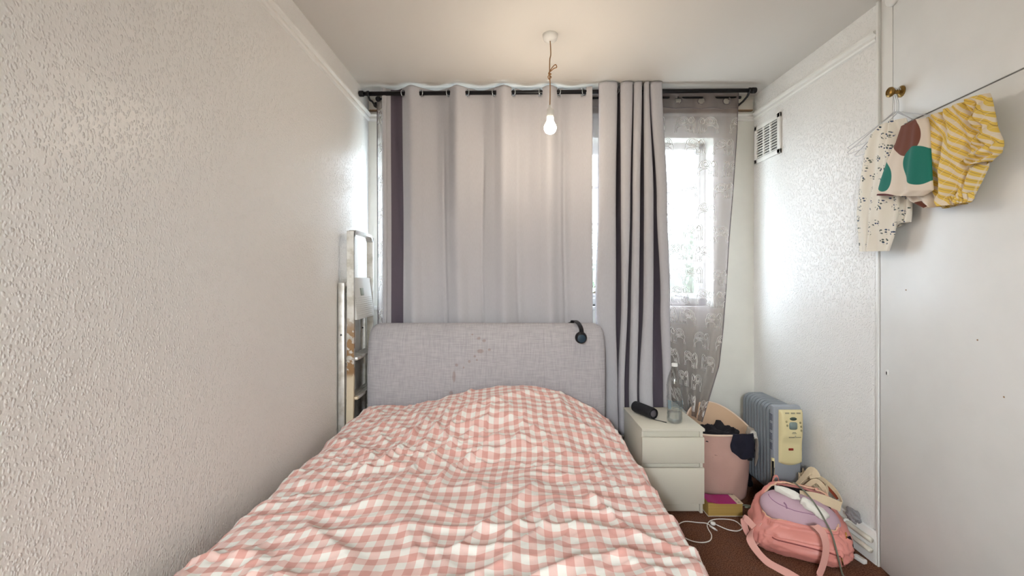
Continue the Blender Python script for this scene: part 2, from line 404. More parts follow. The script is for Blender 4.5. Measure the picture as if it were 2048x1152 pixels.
# air vent on the right wall
vt = thing('air_vent', (XR, 2.815, 2.245), 'white plastic louvred air vent high on the right wall', 'air vent')
b = B(); X0 = XR-.014; y0, y1, z0, z1 = 2.672, 2.955, 2.115, 2.372; t = .03
for a, c in (((X0, y0, z0), (XR, y1, z0+t)), ((X0, y0, z1-t), (XR, y1, z1)), ((X0, y0, z0), (XR, y0+t, z1)), ((X0, y1-t, z0), (XR, y1, z1))): box(b, a, c, .003)
for k in (1, 2): yy = y0+t+(y1-y0-2*t)*k/3; box(b, (X0+.001, yy-.006, z0+t), (XR, yy+.006, z1-t), .001)
obj('frame', b, M['whiteplastic'], vt, 'auto')
b = B()
for k in range(11):
    z = z0+t+.008+(z1-z0-2*t)*k/11; M_ = Matrix.Translation((XR-.008, (y0+y1)/2, z)) @ Matrix.Rotation(-.6, 4, 'Y'); box(b, (-.008, -(y1-y0)/2+t, -.0022), (.008, (y1-y0)/2-t, .0022), 0, M_)
obj('louvres', b, M['whiteplastic'], vt, 'auto')
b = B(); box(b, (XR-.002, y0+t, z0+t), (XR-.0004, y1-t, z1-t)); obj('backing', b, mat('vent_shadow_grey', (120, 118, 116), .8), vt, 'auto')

# heating pipes along the right wall
for z, xo, lb in ((.115, .031, 'upper cream painted heating pipe along the right skirting'), (.068, .033, 'lower cream painted heating pipe just above the carpet')):
    b = B(); tube(b, catmull([(XR-xo, 2.9, z), (XR-xo, 2.6, z), (XR-xo, 2.3, z-.004), (XR-xo, Y_CL+.02, z-.004)], 6), .0115, 14)
    t = tag(obj('heating_pipe', b, M['pipe']), lb, 'pipe')
    b = B(); lathe(b, [(.0135, -.006), (.016, -.003), (.016, .003), (.0135, .006)], (XR-xo, 2.12, z-.003), 16, M=Matrix.Rotation(PI/2, 3, 'X')); box(b, (XR-xo, 2.115, z-.02), (XR-.016, 2.125, z-.012), .001)
    obj('pipe_clip', b, M['whiteplastic'], t)
b = B(); tube(b, catmull([(.66, 2.93, .24), (1.0, 2.93, .235), (1.4, 2.93, .235), (1.6, 2.93, .22), (1.63, 2.9, .12)], 6), .0115, 12); tube(b, [(.66, 2.93, .24), (.3, 2.93, .24), (-.9, 2.93, .24)], .0115, 12)
tag(obj('heating_pipe', b, M['pipe']), 'pale heating pipe low on the back wall, between bed and white nightstand', 'pipe')

# ================================================================= PENDANT LIGHT
px0, py0 = .2, 2.226
pl = thing('pendant_light', (px0, py0, ZC), 'bare glowing bulb on a thin cord from a white ceiling rose', 'ceiling light')
b = B(); lathe(b, [(.0, -.032), (.018, -.032), (.034, -.026), (.038, -.012), (.040, 0)][::-1], (px0, py0, ZC), 36); obj('ceiling_rose', b, M['whiteplastic'], pl)
b = B(); tube(b, catmull([(px0, py0, ZC-.03), (px0+.003, py0, ZC-.1), (px0-.002, py0, 2.47), (px0-.003, py0, 2.40), (px0, py0, 2.33), (px0-.002, py0, 2.22)], 6), .0028, 8); obj('cord', b, M['string'], pl)
b = B(); k0 = Vector((px0, py0-.002, 2.41))
tube(b, catmull([k0+Vector(v) for v in ((-.004, 0, -.045), (-.012, -.004, -.03), (.004, -.006, -.018), (-.008, .006, -.008), (.006, -.005, 0), (.02, -.004, .012), (.034, 0, .02), (.028, .002, .035), (.014, .003, .024), (.002, .005, .008), (-.008, .005, -.012), (.006, .004, -.03), (-.006, 0, -.04))], 6), .0026, 7); obj('knot', b, M['string'], pl)
b = B(); lathe(b, [(.0, .062), (.006, .06), (.008, .045), (.017, .038), (.018, .0), (.0185, -.012), (.015, -.014)], (px0, py0, 2.172), 28); obj('lamp_holder', b, M['whiteplastic'], pl)
t = NT('glowing_bulb'); t.b.inputs['Emission Color'].default_value = (1, .87, .68, 1); t.b.inputs['Emission Strength'].default_value = BULB; M['bulb'] = t.m
b = B(); lathe(b, [(0, -.032)]+[(.032*math.sin(a), -.032*math.cos(a)) for a in (PI*k/14 for k in range(1, 11))]+[(.017, .038), (.0145, .046), (.0135, .052)], (px0, py0, 2.113), 32); obj('bulb', b, M['bulb'], pl)

# ================================================================= CURTAIN RODS
YRD = 2.79
ZRD = lambda x: 2.536+(x+1.0)*.0085
rd = thing('curtain_rod', (0, YRD, 2.54), 'thick black metal curtain rod carrying the grey eyelet curtains', 'curtain rod')
b = B(); tube(b, [(XL+.012, YRD, ZRD(-1)), (1.575, YRD, ZRD(1.575))], .0135, 20); obj('pole', b, M['black'], rd)
for x, s in ((XL+.003, 1), (1.572, 1)):
    b = B(); lathe(b, [(.0, -.001), (.017, 0), (.019, .004), (.019, .026), (.016, .03), (0, .03)], (x, YRD, ZRD(x)), 20, M=Matrix.Rotation(PI/2, 3, 'Y')); obj('end_cap', b, M['black'], rd)
for x in (-.945, 1.56):
    b = B(); tube(b, [(x, YRD, ZRD(x)-.008), (x, YRD+.03, ZRD(x)-.028), (x, 2.87, 2.519), (x, YB-.024, 2.515)], .007, 8); lathe(b, [(.019, 0), (.019, .006), (.012, .009)], (x, YB-.0225, 2.53), 20, M=Matrix.Rotation(PI/2, 3, 'X')); lathe(b, [(.018, -.007), (.018, .007)], (x, YRD, ZRD(x)), 18, M=Matrix.Rotation(PI/2, 3, 'Y')); obj('bracket', b, M['black'], rd)
YR2 = 2.875
rd2 = thing('sheer_curtain_rod', (0, YR2, 2.54), 'thin black inner rod carrying the sheer elephant curtains', 'curtain rod')
b = B(); tube(b, [(-.90, YR2, 2.538), (1.535, YR2, 2.548)], .007, 14); obj('pole', b, M['black'], rd2)
b = B(); lathe(b, [(0, -.02), (.014, -.014), (.02, 0), (.014, .014), (0, .02)], (-.905, YR2, 2.538), 18, M=Matrix.Rotation(PI/2, 3, 'Y')); obj('end_knob', b, M['black'], rd2)
b = B(); lathe(b, [(0, -.012), (.009, -.008), (.011, 0), (.009, .008), (0, .012)], (1.54, YR2, 2.548), 14, M=Matrix.Rotation(PI/2, 3, 'Y')); obj('end_knob', b, M['black'], rd2)

def ring(bm, c, R_, r, nrm, mi=0):
    n = Vector(nrm).normalized(); a = n.orthogonal().normalized(); d = n.cross(a)
    tube(bm, [Vector(c)+(a*math.cos(t)+d*math.sin(t))*R_ for t in (2*PI*k/20 for k in range(20))], r, 6, closed=True, mi=mi)

# wide drawn curtain: eyelet crossings read along the rod
X = lambda px, Y=YRD: (px-CX)/F_*Y
cross = [X(p) for p in (807, 843, 897, 935, 988, 1027, 1081, 1117, 1167)]
XA, XE = X(771), X(1183)
keys = [(XA, .035), (X(785), .036)]+[(c, 0) for c in cross]+[(XE, -.018)]
# amplitude track: front (towards the room) between crossings 0-1, 2-3 ...
ctr = [(XA, .01), (X(779), .028), (X(793), .03)]
for i, c in enumerate(cross):
    ctr.append((c, 0.0))
    nx = cross[i+1] if i+1 < len(cross) else XE+.03
    ctr.append(((c+nx)/2, -.046 if i % 2 == 0 else .040))
ctr = ctr[:-1]+[(XE+.004, -.03)]
def cubic(tab, x):
    if x <= tab[0][0]: return tab[0][1]
    for i in range(len(tab)-1):
        if x <= tab[i+1][0]:
            p = lambda k: tab[min(max(k, 0), len(tab)-1)][1]
            t = (x-tab[i][0])/(tab[i+1][0]-tab[i][0])
            return .5*(2*p(i)+(p(i+1)-p(i-1))*t+(2*p(i-1)-5*p(i)+4*p(i+1)-p(i+2))*t*t+(3*p(i)-p(i-1)-3*p(i+1)+p(i+2))*t**3)
    return tab[-1][1]
ZT, ZBm = 2.574, .30
def c1(u, v):
    z = ZT+(ZBm-ZT)*v; x = XA+(XE-XA)*u
    amp = 1-.25*smooth(.02, .5, v); y = cubic(ctr, x)*amp
    y += .012*nz(x*5, v*2.2, 3)*smooth(.05, .6, v)+.006*nz(x*14, v*3, 9)*smooth(0, .5, v)
    for fx, sg, wd in ((-.452, 1, .010), (-.190, -1, .009), (.02, 1, .012), (.33, 1, .010)): y += .014*math.exp(-((x-fx-.02*v*sg-.008*nz(v*3, fx))/wd)**2)*smooth(.05, .35, v)*(.6+.6*nz(v*4, fx*9))
    x2 = x+.012*nz(x*4, v*2, 5)*smooth(0, .5, v)+.01*v
    return Vector((x2, YRD+.012*smooth(0, .7, v)+y, z))
def near_hole(x, z, cs): return any(abs(x-c) < .0145 and abs(z-ZRD(c)) < .021 for c in cs)
cu = thing('eyelet_curtain', (0, YRD, ZBm), 'wide drawn grey eyelet curtain hanging behind the bed headboard', 'curtain', 'grey eyelet curtains')
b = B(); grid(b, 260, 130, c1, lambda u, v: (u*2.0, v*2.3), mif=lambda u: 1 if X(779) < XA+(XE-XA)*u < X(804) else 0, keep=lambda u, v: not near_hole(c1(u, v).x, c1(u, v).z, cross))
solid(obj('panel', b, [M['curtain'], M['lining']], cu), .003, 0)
# hem folded back down the left edge, catching the light
b = B(); grid(b, 6, 90, lambda u, v: c1(0, v)+Vector((-.024+.028*u, -.006-.006*math.sin(u*PI), 0)), lambda u, v: (u*.03, v*2.3)); solid(obj('side_hem', b, M['curtain'], cu), .003, 0)
for i, c in enumerate(cross):
    b = B(); s = 1 if i % 2 == 0 else -1; ring(b, (c, YRD, ZRD(c)-.002), .022, .0035, (.85, -.5*s, 0)); obj('eyelet', b, M['steel'], cu)

# bunched curtain
BX = [X(1197), X(1320)]
NF = 5
FR = [(0, [(1197, 1232), (1239, 1262), (1265, 1280), (1285, 1294), (1297, 1320)]), (.34, [(1196, 1229), (1240, 1257), (1263, 1276), (1286, 1303), (1311, 1330)]),
      (.63, [(1192, 1231), (1243, 1254), (1262, 1276), (1287, 1305), (1321, 1338)]), (.87, [(1206, 1236), (1238, 1249), (1260, 1275), (1281, 1306), (1328, 1343)]), (1.01, [(1212, 1238), (1240, 1250), (1262, 1277), (1284, 1310), (1330, 1346)])]
def fronts(v):
    for (v0, a), (v1, c) in zip(FR, FR[1:]):
        if v <= v1:
            t = smooth(v0, v1, v); return [(p[0]+(q[0]-p[0])*t, p[1]+(q[1]-p[1])*t) for p, q in zip(a, c)]
ROWS = {}
def brow(v):
    if v in ROWS: return ROWS[v]
    fs = fronts(v); pts = []; yf = YRD-.056+.050*smooth(.3, .9, v); D = .112-.03*smooth(.3, .9, v)
    for k, (a, c) in enumerate(fs):
        w_ = c-a; gl = (a-fs[k-1][1]) if k else 8; gr = (fs[k+1][0]-c) if k < NF-1 else 6
        dy = .012*nz(k*3.1, v*2, 3)*v
        if k == 0: pts.append((a+6, yf+D*.7))
        pts += [(a+.05*gl, yf+.05+dy), (a, yf+.022+dy), (a+.22*w_, yf+.003+dy), (a+.6*w_, yf+dy), (c-.1*w_, yf+.006+dy), (c, yf+.024+dy), (c-.30*gr, yf+.05+dy)]
        if k < NF-1: pts.append((c+gr*.5, yf+D))
    pts.append((fs[-1][1]-14, yf+D*.8))
    cp = catmull([(X(p), y, 0) for p, y in pts], 6)
    ROWS[v] = cp; return cp
def bunch(u, v):
    cp = brow(v); f = u*(len(cp)-1); i = min(int(f), len(cp)-2); q = cp[i]+(cp[i+1]-cp[i])*(f-i)
    z = 2.60+(.30-2.60)*v; 
    if z > 2.5: z += -.10*(q.y-(YRD-.056))
    return Vector((q.x, q.y, min(z, 2.592)))
NPT = len(brow(0))-1
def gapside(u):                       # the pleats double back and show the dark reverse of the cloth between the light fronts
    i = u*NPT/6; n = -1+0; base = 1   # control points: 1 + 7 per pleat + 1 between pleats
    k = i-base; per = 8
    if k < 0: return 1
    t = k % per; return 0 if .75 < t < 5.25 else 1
bc = thing('eyelet_curtain', (X(1260), YRD, .3), 'bunched grey eyelet curtain gathered in deep pleats right of the headboard', 'curtain', 'grey eyelet curtains')
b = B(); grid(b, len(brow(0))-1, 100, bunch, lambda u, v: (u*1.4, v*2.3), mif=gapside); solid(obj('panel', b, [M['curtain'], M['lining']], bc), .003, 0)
for px in (1234, 1242, 1262, 1267, 1284, 1289):
    b = B(); x = X(px); ring(b, (x, YRD, ZRD(x)), .021, .0035, (.9, .4, 0)); obj('eyelet', b, M['steel'], bc)

# elephant outlines for the sheers: white stitched lines, local coordinates about 0.16 wide
def arc(cx, cy, rx, ry, a0, a1, n=18): return [(cx+rx*math.cos(math.radians(a0+(a1-a0)*k/n)), cy+ry*math.sin(math.radians(a0+(a1-a0)*k/n))) for k in range(n+1)]
ELE = [arc(0, 0, .05, .038, 10, 190), arc(0, .004, .032, .026, 0, 360), arc(0, .004, .018, .015, 0, 360, 12), [(-.05, -.006), (-.062, -.03), (-.058, -.06), (-.066, -.088), (-.05, -.088), (-.046, -.05), (-.02, -.036), (.02, -.034), (.034, -.05)],
       [(.034, -.05), (.03, -.085), (.046, -.088), (.05, -.05), (.056, -.09), (.07, -.09), (.062, -.04)], [(.05, .004), (.06, .034), (.082, .04), (.096, .02), (.1, -.03), (.096, -.07), (.104, -.09)], [(.084, .012), (.086, -.03), (.084, -.07), (.09, -.09)],
       arc(.064, .008, .016, .022, 0, 360, 14), [(-.044, -.014), (-.02, -.026), (.01, -.03), (.04, -.02)], [(-.04, -.004), (-.026, -.014), (-.012, -.008), (0, -.02), (.014, -.012), (.03, -.014)], [(.036, -.07), (.062, -.07)]]
def embroider(bm, surf, W, H, spots, sc_=1.0, mi=1):
    for (u0, v0, s) in spots:
        for pl_ in ELE:
            pts = []
            for x, y in pl_:
                u = u0+s*x*sc_/W; v = v0-y*sc_/H
                if -.001 <= u <= 1.001 and 0 <= v <= 1: 
                    p = surf(min(max(u, 0), 1), v); pts.append(p+Vector((0, -.0012, 0)))
                else:
                    if len(pts) > 1: tube(bm, pts, .0016, 4, mi=mi)
                    pts = []
            if len(pts) > 1: tube(bm, pts, .0016, 4, mi=mi)

# right sheer: tabled right edge (pixel positions at the sheer's depth)
YS = YR2
redge = [(0, 1477), (.12, 1474), (.3, 1466), (.45, 1458), (.6, 1452), (.72, 1446), (.83, 1438), (.92, 1420), (1, 1404)]
ledge = [(0, 1172), (.6, 1180), (.8, 1225), (1, 1325)]
zbot = lambda u: .36+.26*max(0, (1-u)-.10)**.9+.30*max(0, u-.90)/.1*0
def s1(u, v):
    a = X(interp(ledge, v), YS); c = X(interp(redge, v), YS); x = a+(c-a)*u
    zb = .350+.20*(1-u); z = 2.59+(zb-2.59)*v
    fold = (.012+.030*smooth(.52, .9, v)*smooth(.5, .75, u))*math.sin(u*PI*9+.8+1.2*v)+.007*nz(u*9, v*3, 4)
    if v < .08: fold *= 1
    y = YS+fold-.10*smooth(.78, 1, v)*smooth(.62, .85, u)
    q = y/YS; return Vector((x*q, y, CH+(z+.004*math.sin(u*40)-CH)*q))
hx = [X(p, YS) for p in (1216, 1260, 1356, 1403, 1454)]
sh = thing('sheer_curtain', (X(1330), YS, .4), 'taupe sheer curtain with white elephants, hanging over the right window into the laundry basket', 'curtain', 'taupe elephant sheer curtains')
def s1k(u, v):
    p = s1(u, v); return not any((p.x-c)**2+(p.z-(2.525))**2 < .022**2 for c in hx)
b = B(); grid(b, 260, 150, s1, lambda u, v: (u, v*2.2), keep=s1k)
spots = []
for r in range(15):
    for k in range(5):
        u = .12+.2*k+(.0 if r % 2 else .1)+.02*math.sin(r*7+k); v = .095+r*.066
        if u > 1.02: continue
        spots.append((u, v, 1 if (r+k) % 3 else -1))
spots = [s for s in spots if s[0] > .3]
embroider(b, s1, 1.0, 2.2, spots, .82)
obj('panel', b, [M['sheer'], M['embroidery']], sh)
b = B(); grid(b, 150, 8, lambda u, v: s1(u, v*.052+.004*math.sin(u*11)*v)+Vector((0, .004, 0)), lambda u, v: (u, v), keep=lambda u, v: s1k(u, v*.052)); obj('heading', b, M['sheer'], sh)
b = B(); tube(b, [s1(1, k/60) for k in range(61)], .0028, 6); tube(b, [s1(k/100, 1) for k in range(101)], .002, 6); tube(b, [s1(k/100, .052) for k in range(101)], .0022, 6); obj('hem', b, M['sheer_hem'], sh)
for c in hx:
    b = B(); ring(b, (c, s1(.5, .02).y*0+YS, 2.525), .024, .003, (.35, 1, 0)); obj('eyelet', b, M['sheer_hem'], sh)
# left sheer
def s2(u, v):
    x = X(754+1.5*v, YS)+(.17)*u; return Vector((x, YS+.002+.012*math.sin(u*PI*5+v)+.004*nz(u*5, v*3, 1), 2.58+(.32-2.58)*v))
sl = thing('sheer_curtain', (X(790, YS), YS, .32), 'narrow strip of taupe elephant sheer showing beside the step ladder', 'curtain', 'taupe elephant sheer curtains')
b = B(); grid(b, 60, 100, s2, lambda u, v: (u, v*2.2)); embroider(b, s2, .17, 2.2, [(.28, .06+.1*k, 1 if k % 2 else -1) for k in range(9)], .8); obj('panel', b, [M['sheer'], M['embroidery']], sl)
b = B(); tube(b, [s2(0, k/40) for k in range(41)], .0028, 6); obj('hem', b, M['sheer_hem'], sl)

# ================================================================= STEP LADDER
def alu():
    t = NT('weathered_aluminium'); t.b.inputs['Metallic'].default_value = .75; t.b.inputs['Roughness'].default_value = .42; co = t.coord()
    n1 = t.noise(co, 18, 5, .6); c = t.mix(t.step(n1, .4, .7), lin((206, 203, 198)), lin((176, 170, 160)))
    s = t.n('ShaderNodeSeparateXYZ'); t.l(co, s.inputs[0])
    band = t.math('MULTIPLY', t.step(s.outputs[2], .74, .78), t.step(s.outputs[2], 1.16, .98)); front = t.math('MULTIPLY', t.step(s.outputs[1], 2.50, 2.49), t.step(s.outputs[0], -.962, -.960))
    low = t.math('MULTIPLY', front, t.step(s.outputs[2], .79, .765)); c = t.mix(low, c, lin((206, 190, 164)))
    pt = t.math('MULTIPLY', t.math('MULTIPLY', band, front), t.step(t.noise(co, 22, 4), .47, .53))
    t.col(t.mix(pt, c, lin((142, 108, 70)))); t.l(t.math('SUBTRACT', .6, t.math('MULTIPLY', t.math('MAXIMUM', pt, low), .6)), t.b.inputs['Metallic'])
    t.bump(n1, .2); return t.m
M['alu'] = alu(); M['alu_cream'] = mat('cream_painted_stile', (196, 176, 146), .5, bump=(30, .2), vary=.08); M['platform'] = mat('ribbed_platform', (214, 214, 210), .5)
ld = thing('step_ladder', (-.94, 2.62, 0), 'folded aluminium step ladder with white platform standing between wall and bed', 'ladder')
def stile(x0, x1, y0, y1, pts, name, m):
    b = B(); prev = None
    for (x, y, z) in pts:
        rg = [b.verts.new((x+dx, y+dy, z)) for dx, dy in ((x0, y0), (x1, y0), (x1, y1), (x0, y1))]
        if prev:
            for k in range(4): b.faces.new((prev[k], prev[(k+1) % 4], rg[(k+1) % 4], rg[k]))
        else: b.faces.new(rg[::-1])
        prev = rg
    b.faces.new(prev); return b
yn, yf = 2.462, 2.800; xf = -.934
b = B()
path = [(xf-.012, yn-.004, .0), (xf, yn, .75), (xf, yn, 1.53), (xf, yn+.008, 1.57), (xf, yn+.03, 1.594), (xf, yn+.06, 1.600), (xf, yf-.06, 1.598), (xf, yf-.03, 1.592), (xf, yf-.008, 1.565), (xf, yf, 1.52), (xf, yf, .75), (xf-.008, yf+.0, 0)]
ribbon(b, path, [(1, 0, 0)]*len(path), .040, .018, 3)
obj('front_frame', b, M['alu'], ld, 'auto')
xr_ = -.981
for y in (2.452, 2.806):
    b = B(); box(b, (xr_-.018, y-.012, 0), (xr_+.018, y+.012, 1.30), .003); obj('rear_leg', b, M['alu'], ld, 'auto')
b = B(); b.free()
for z0, z1 in ((1.24, 1.29), (.35, .39), (.8, .83)):
    b = B(); box(b, (xr_-.008, 2.464, z0), (xr_+.008, 2.794, z1), .003); obj('rear_brace', b, M['alu'], ld, 'auto')
for z in (.175, .405, .635, .865):
    b = B(); box(b, (-.967, yn+.011, z-.018), (-.898, yf-.011, z), .004)
    for k in range(6): box(b, (-.965+.011*k, yn+.014, z), (-.961+.011*k, yf-.014, z+.002))
    obj('tread', b, M['alu'], ld, 'auto')
T = Matrix.Translation((-.925, 2.63, 1.205)) @ Matrix.Rotation(math.radians(-7), 4, 'Y')
b = B(); box(b, (-.009, -.155, -.125), (.009, .155, .125), .006, T)
for k in range(10): z = -.112+.0125*k; box(b, (.008, -.14, z), (.0115, .14, z+.005), .001, T)
for k in range(10): z = -.112+.0125*k; box(b, (-.010, -.157, z), (.0, -.153, z+.005), 0, T)
pf = obj('platform', b, M['platform'], ld, 'auto')
b = B(); box(b, (.0095, -.05, .015), (.0125, .0, .06), .001, T); obj('sticker', b, mat('grey_sticker', (150, 160, 150), .5), pf, 'auto')
for y in (yn, yf):
    b = B(); tube(b, [(-.93, y+.012 if y < 2.6 else y-.012, 1.33), (-.955, y+.012 if y < 2.6 else y-.012, 1.30), (xr_, y+.004, 1.25)], .008, 8); obj('hinge_bracket', b, M['alu'], ld)
for y in (2.452, 2.806):
    b = B(); lathe(b, [(.0055, 0), (.0055, .003), (0, .004)], (xr_, y-.012, 1.0), 12, M=Matrix.Rotation(PI/2, 3, 'X')); obj('bolt', b, M['black'], ld)

# ================================================================= BED
def linen():
    t = NT('grey_linen_upholstery'); t.b.inputs['Roughness'].default_value = .9; t.b.inputs['Specular IOR Level'].default_value = .2; co = t.coord()
    a = t.noise(t.coord('Object', (14, 14, 260)), 1, 2); d = t.noise(t.coord('Object', (260, 14, 14)), 1, 2)
    h = t.math('MULTIPLY', t.math('ADD', a, d), .5); c = t.mix(t.step(h, .35, .65), lin((162, 157, 160)), lin((182, 177, 179)))
    s = t.n('ShaderNodeSeparateXYZ'); t.l(co, s.inputs[0]); mask = None
    for px, py, rx, rz in ((957, 677, .012, .009), (968, 682, .012, .008), (961, 702, .022, .012), (979, 699, .010, .008), (950, 712, .008, .007), (954, 719, .007, .006), (939, 722, .008, .009), (914, 729, .010, .008), (928, 734, .005, .007), (909, 752, .010, .035), (903, 785, .012, .014), (944, 670, .006, .005)):
        q = P(px, py, 2.6); dx = t.math('DIVIDE', t.math('SUBTRACT', s.outputs[0], q.x), rx); dz = t.math('DIVIDE', t.math('SUBTRACT', s.outputs[2], q.z), rz)
        m = t.step(t.math('ADD', t.math('ADD', t.math('MULTIPLY', dx, dx), t.math('MULTIPLY', dz, dz)), t.math('MULTIPLY', t.noise(co, 60, 3), 1.4)), 2.3, 1.0)
        mask = m if mask is None else t.math('MAXIMUM', mask, m)
    c = t.mix(t.math('MULTIPLY', mask, .38), c, lin((128, 92, 56))); t.col(c); t.bump(h, .5, .001); return t.m
M['linen'] = linen()
bed = thing('bed', (-.16, 1.6, 0), 'double bed with a scrolled grey upholstered headboard', 'bed')
HX0, HX1 = -.889, .572
prof = [(2.60, .12), (2.592, .45), (2.585, .62), (2.583, .75), (2.590, .86), (2.606, .94), (2.630, .995), (2.660, 1.03), (2.690, 1.042), (2.715, 1.034), (2.732, 1.01), (2.736, .97), (2.728, .92), (2.712, .86), (2.705, .75), (2.705, .4), (2.705, .12)]
prof = [tuple(v)[:2] for v in catmull([(a, c, 0) for a, c in prof], 4)]
xs = []; r = .07
for k in range(13): xs.append(HX0+r*(1-math.cos(k/12*PI/2)))
seams = [-.515, -.16, .2]
xx = HX0+r+.01
while xx < HX1-r-.005: xs.append(xx); xx += .012 if all(abs(xx-s) > .02 for s in seams) else .003
for k in range(12, -1, -1): xs.append(HX1-r*(1-math.cos(k/12*PI/2)))
b = B(); rings = []
for x in xs:
    e = min(x-HX0, HX1-x); e = min(e, r); k = 1-math.sqrt(max(0, 1-((r-e)/r)**2))
    dz = .055*k; dy = .028*k; g = sum(math.exp(-((x-s)/.0035)**2) for s in seams)*.0022
    rg = []
    for (y, z) in prof:
        yc = 2.655; f = 1-dy/.07; zz = z-dz*smooth(.6, 1.04, z); yy = yc+(y-yc)*f
        if y < 2.66: yy += g
        rg.append(b.verts.new((x, yy+.0015*nz(x*8, z*8, 1), zz)))
    rings.append(rg)
for A, D in zip(rings, rings[1:]):
    for k in range(len(prof)-1): b.faces.new((A[k], D[k], D[k+1], A[k+1]))
b.faces.new(rings[0]); b.faces.new(rings[-1][::-1]); bmesh.ops.recalc_face_normals(b, faces=b.faces)
obj('headboard', b, M['linen'], bed)
for x0, x1 in ((-.875, -.845), (.53, .56)):
    b = B(); box(b, (x0, .62, .10), (x1, 2.59, .30), .008); obj('side_rail', b, M['linen'], bed, 'auto')
b = B(); box(b, (-.875, .585, .10), (.56, .618, .34), .01); obj('footboard', b, M['linen'], bed, 'auto')
for x in (-.84, .50):
    for y in (.63, 2.5):
        b = B(); lathe(b, [(.018, 0), (.025, .12)], (x, y, 0), 16); obj('leg', b, M['black'], bed)
b = B(); box(b, (-.84, .63, .12), (.525, 2.585, .2), .01); obj('slatted_base', b, M['rawwood'], bed, 'auto')
b = B(); box(b, (-.84, .63, .205), (.522, 2.58, .43), .04); tag(obj('mattress', b, mat('mattress_ticking', (225, 222, 216), .8), None), 'white mattress on the bed, under the gingham duvet', 'mattress')

# duvet
def gingham():
    t = NT('pink_gingham_cotton'); t.b.inputs['Roughness'].default_value = .8; t.b.inputs['Specular IOR Level'].default_value = .25; t.b.inputs['Sheen Weight'].default_value = .2
    co = t.coord('UV'); s = t.n('ShaderNodeSeparateXYZ'); t.l(co, s.inputs[0]); per = .0505
    def band(o): 
        f = t.math('FRACT', t.math('DIVIDE', o, per)); return t.math('MULTIPLY', t.step(f, 0, .03), t.step(f, .53, .50))
    a = band(s.outputs[0]); d = band(s.outputs[1]); sm = t.math('MULTIPLY', t.math('ADD', a, d), .5)
    both = t.math('MULTIPLY', a, d)
    c1_ = t.mix(t.step(sm, .0, .5), lin((240, 238, 230)), lin((233, 200, 190))); c2 = t.mix(both, c1_, lin((216, 160, 148)))
    fine = t.noise(co, 500, 2); big = t.noise(co, 3, 3); c2 = t.mix(t.math('MULTIPLY', big, .12), c2, lin((240, 190, 190))); t.col(c2)
    t.bump(fine, .25, .0006)
    tl = t.n('ShaderNodeBsdfTranslucent'); t.l(c2, tl.inputs[0]); mx = t.n('ShaderNodeMixShader'); mx.inputs[0].default_value = .08
    t.l(t.b.outputs[0], mx.inputs[1]); t.l(tl.outputs[0], mx.inputs[2]); t.l(mx.outputs[0], t.out.inputs[0]); return t.m
M['gingham'] = gingham()
headH = [(-.95, .47), (-.9, .535), (-.86, .563), (-.78, .578), (-.66, .573), (-.56, .578), (-.41, .612), (-.24, .668), (-.1, .688), (.05, .690), (.16, .676), (.27, .644), (.40, .588), (.50, .53), (.56, .475)]
def sm_tab(x): return sum(interp(headH, x+d)*wt for d, wt in ((-.06, .15), (-.03, .2), (0, .3), (.03, .2), (.06, .15)))
def ridge(x): return 1-abs(x)*2
def wrink(x, y):
    s = 0
    # long soft creases running down-right on the right half and down-left on the left half
    wx = x+.07*nz(x*2.2, y*2.2, 1); wy = y+.07*nz(x*2.2, y*2.2, 8)
    for ang, fr, el, amp, sd in ((62, 9, 2.4, .011, 1), (-48, 8, 2.2, .010, 2), (8, 10, 2.0, .012, 3), (75, 17, 4, .005, 4), (-20, 19, 4.5, .0055, 5), (30, 24, 6, .0035, 6)):
        a = math.radians(ang); p = wx*math.cos(a)+wy*math.sin(a); q = -wx*math.sin(a)+wy*math.cos(a)
        n = nz(p*el, q*fr*.8, sd*3.7); mk = smooth(-.3, .3, nz(x*1.6+sd, y*1.6, sd*9.1))*1.6
        s += amp*mk*(max(0, 1-abs(n)*3.2)**1.5)
    s += .018*nz(x*3, y*3, 20)+.005*nz(x*9, y*9, 21)
    return s
DX0_, DX1_, DY0, DY1 = -.985, .60, .50, 2.572
def duv_z(x, y):
    sy = smooth(1.78, 2.34, y); base = .505+.02*math.exp(-((x+.15)/.6)**2)
    hh = sm_tab(x); h = base+(hh-base)*sy
    h -= .10*smooth(2.47, 2.572, y)
    return h
def duvet(u, v):
    # u across (arc length), v from foot to head
    y = DY0+(DY1-DY0)*v; a = -1.18+2.06*u      # cloth coordinate
    xl, xr2, rr = -.872+.04*smooth(2.30, 2.42, y), .53-.012*smooth(1.9, 1.2, y), .07
    bulge = .02*nz(y*3, 0, 5)+.006*nz(y*11, 2, 5)
    if a < xl:
        d = xl-a; th = min(d/rr, PI/2); x = xl-rr*math.sin(th); dz = rr*(1-math.cos(th))+max(0, d-rr*PI/2)*.98; x += .0
    elif a > xr2:
        d = a-xr2; th = min(d/rr, PI/2*.92); x = xr2+rr*.62*math.sin(th)+bulge*.6*smooth(0, .15, d); dz = rr*(1-math.cos(th))+max(0, d-rr*PI/2)*.98
    else: x = a; dz = 0
    foot = smooth(.72, .50, y); edge = math.exp(-((min(abs(a-xl), abs(a-xr2)))/.1)**2)
    z = duv_z(min(max(x, -.95), .56), y)-dz*(1 if a > xr2 else .9)-.30*foot**2
    wr = wrink(a, y)*(1-.5*smooth(2.42, 2.57, y))
    if dz > .05: x += wr*(.6 if a > 0 else 0); 
    else: z += wr
    z = max(z, .12); x = max(x, XL+.006)
    return Vector((x, y, z))
NU, NV = 330, 380
P_ = [[duvet(i/NU, j/NV) for i in range(NU+1)] for j in range(NV+1)]
VT = []                                              # cloth length from the foot, following the pillow humps but not the small creases
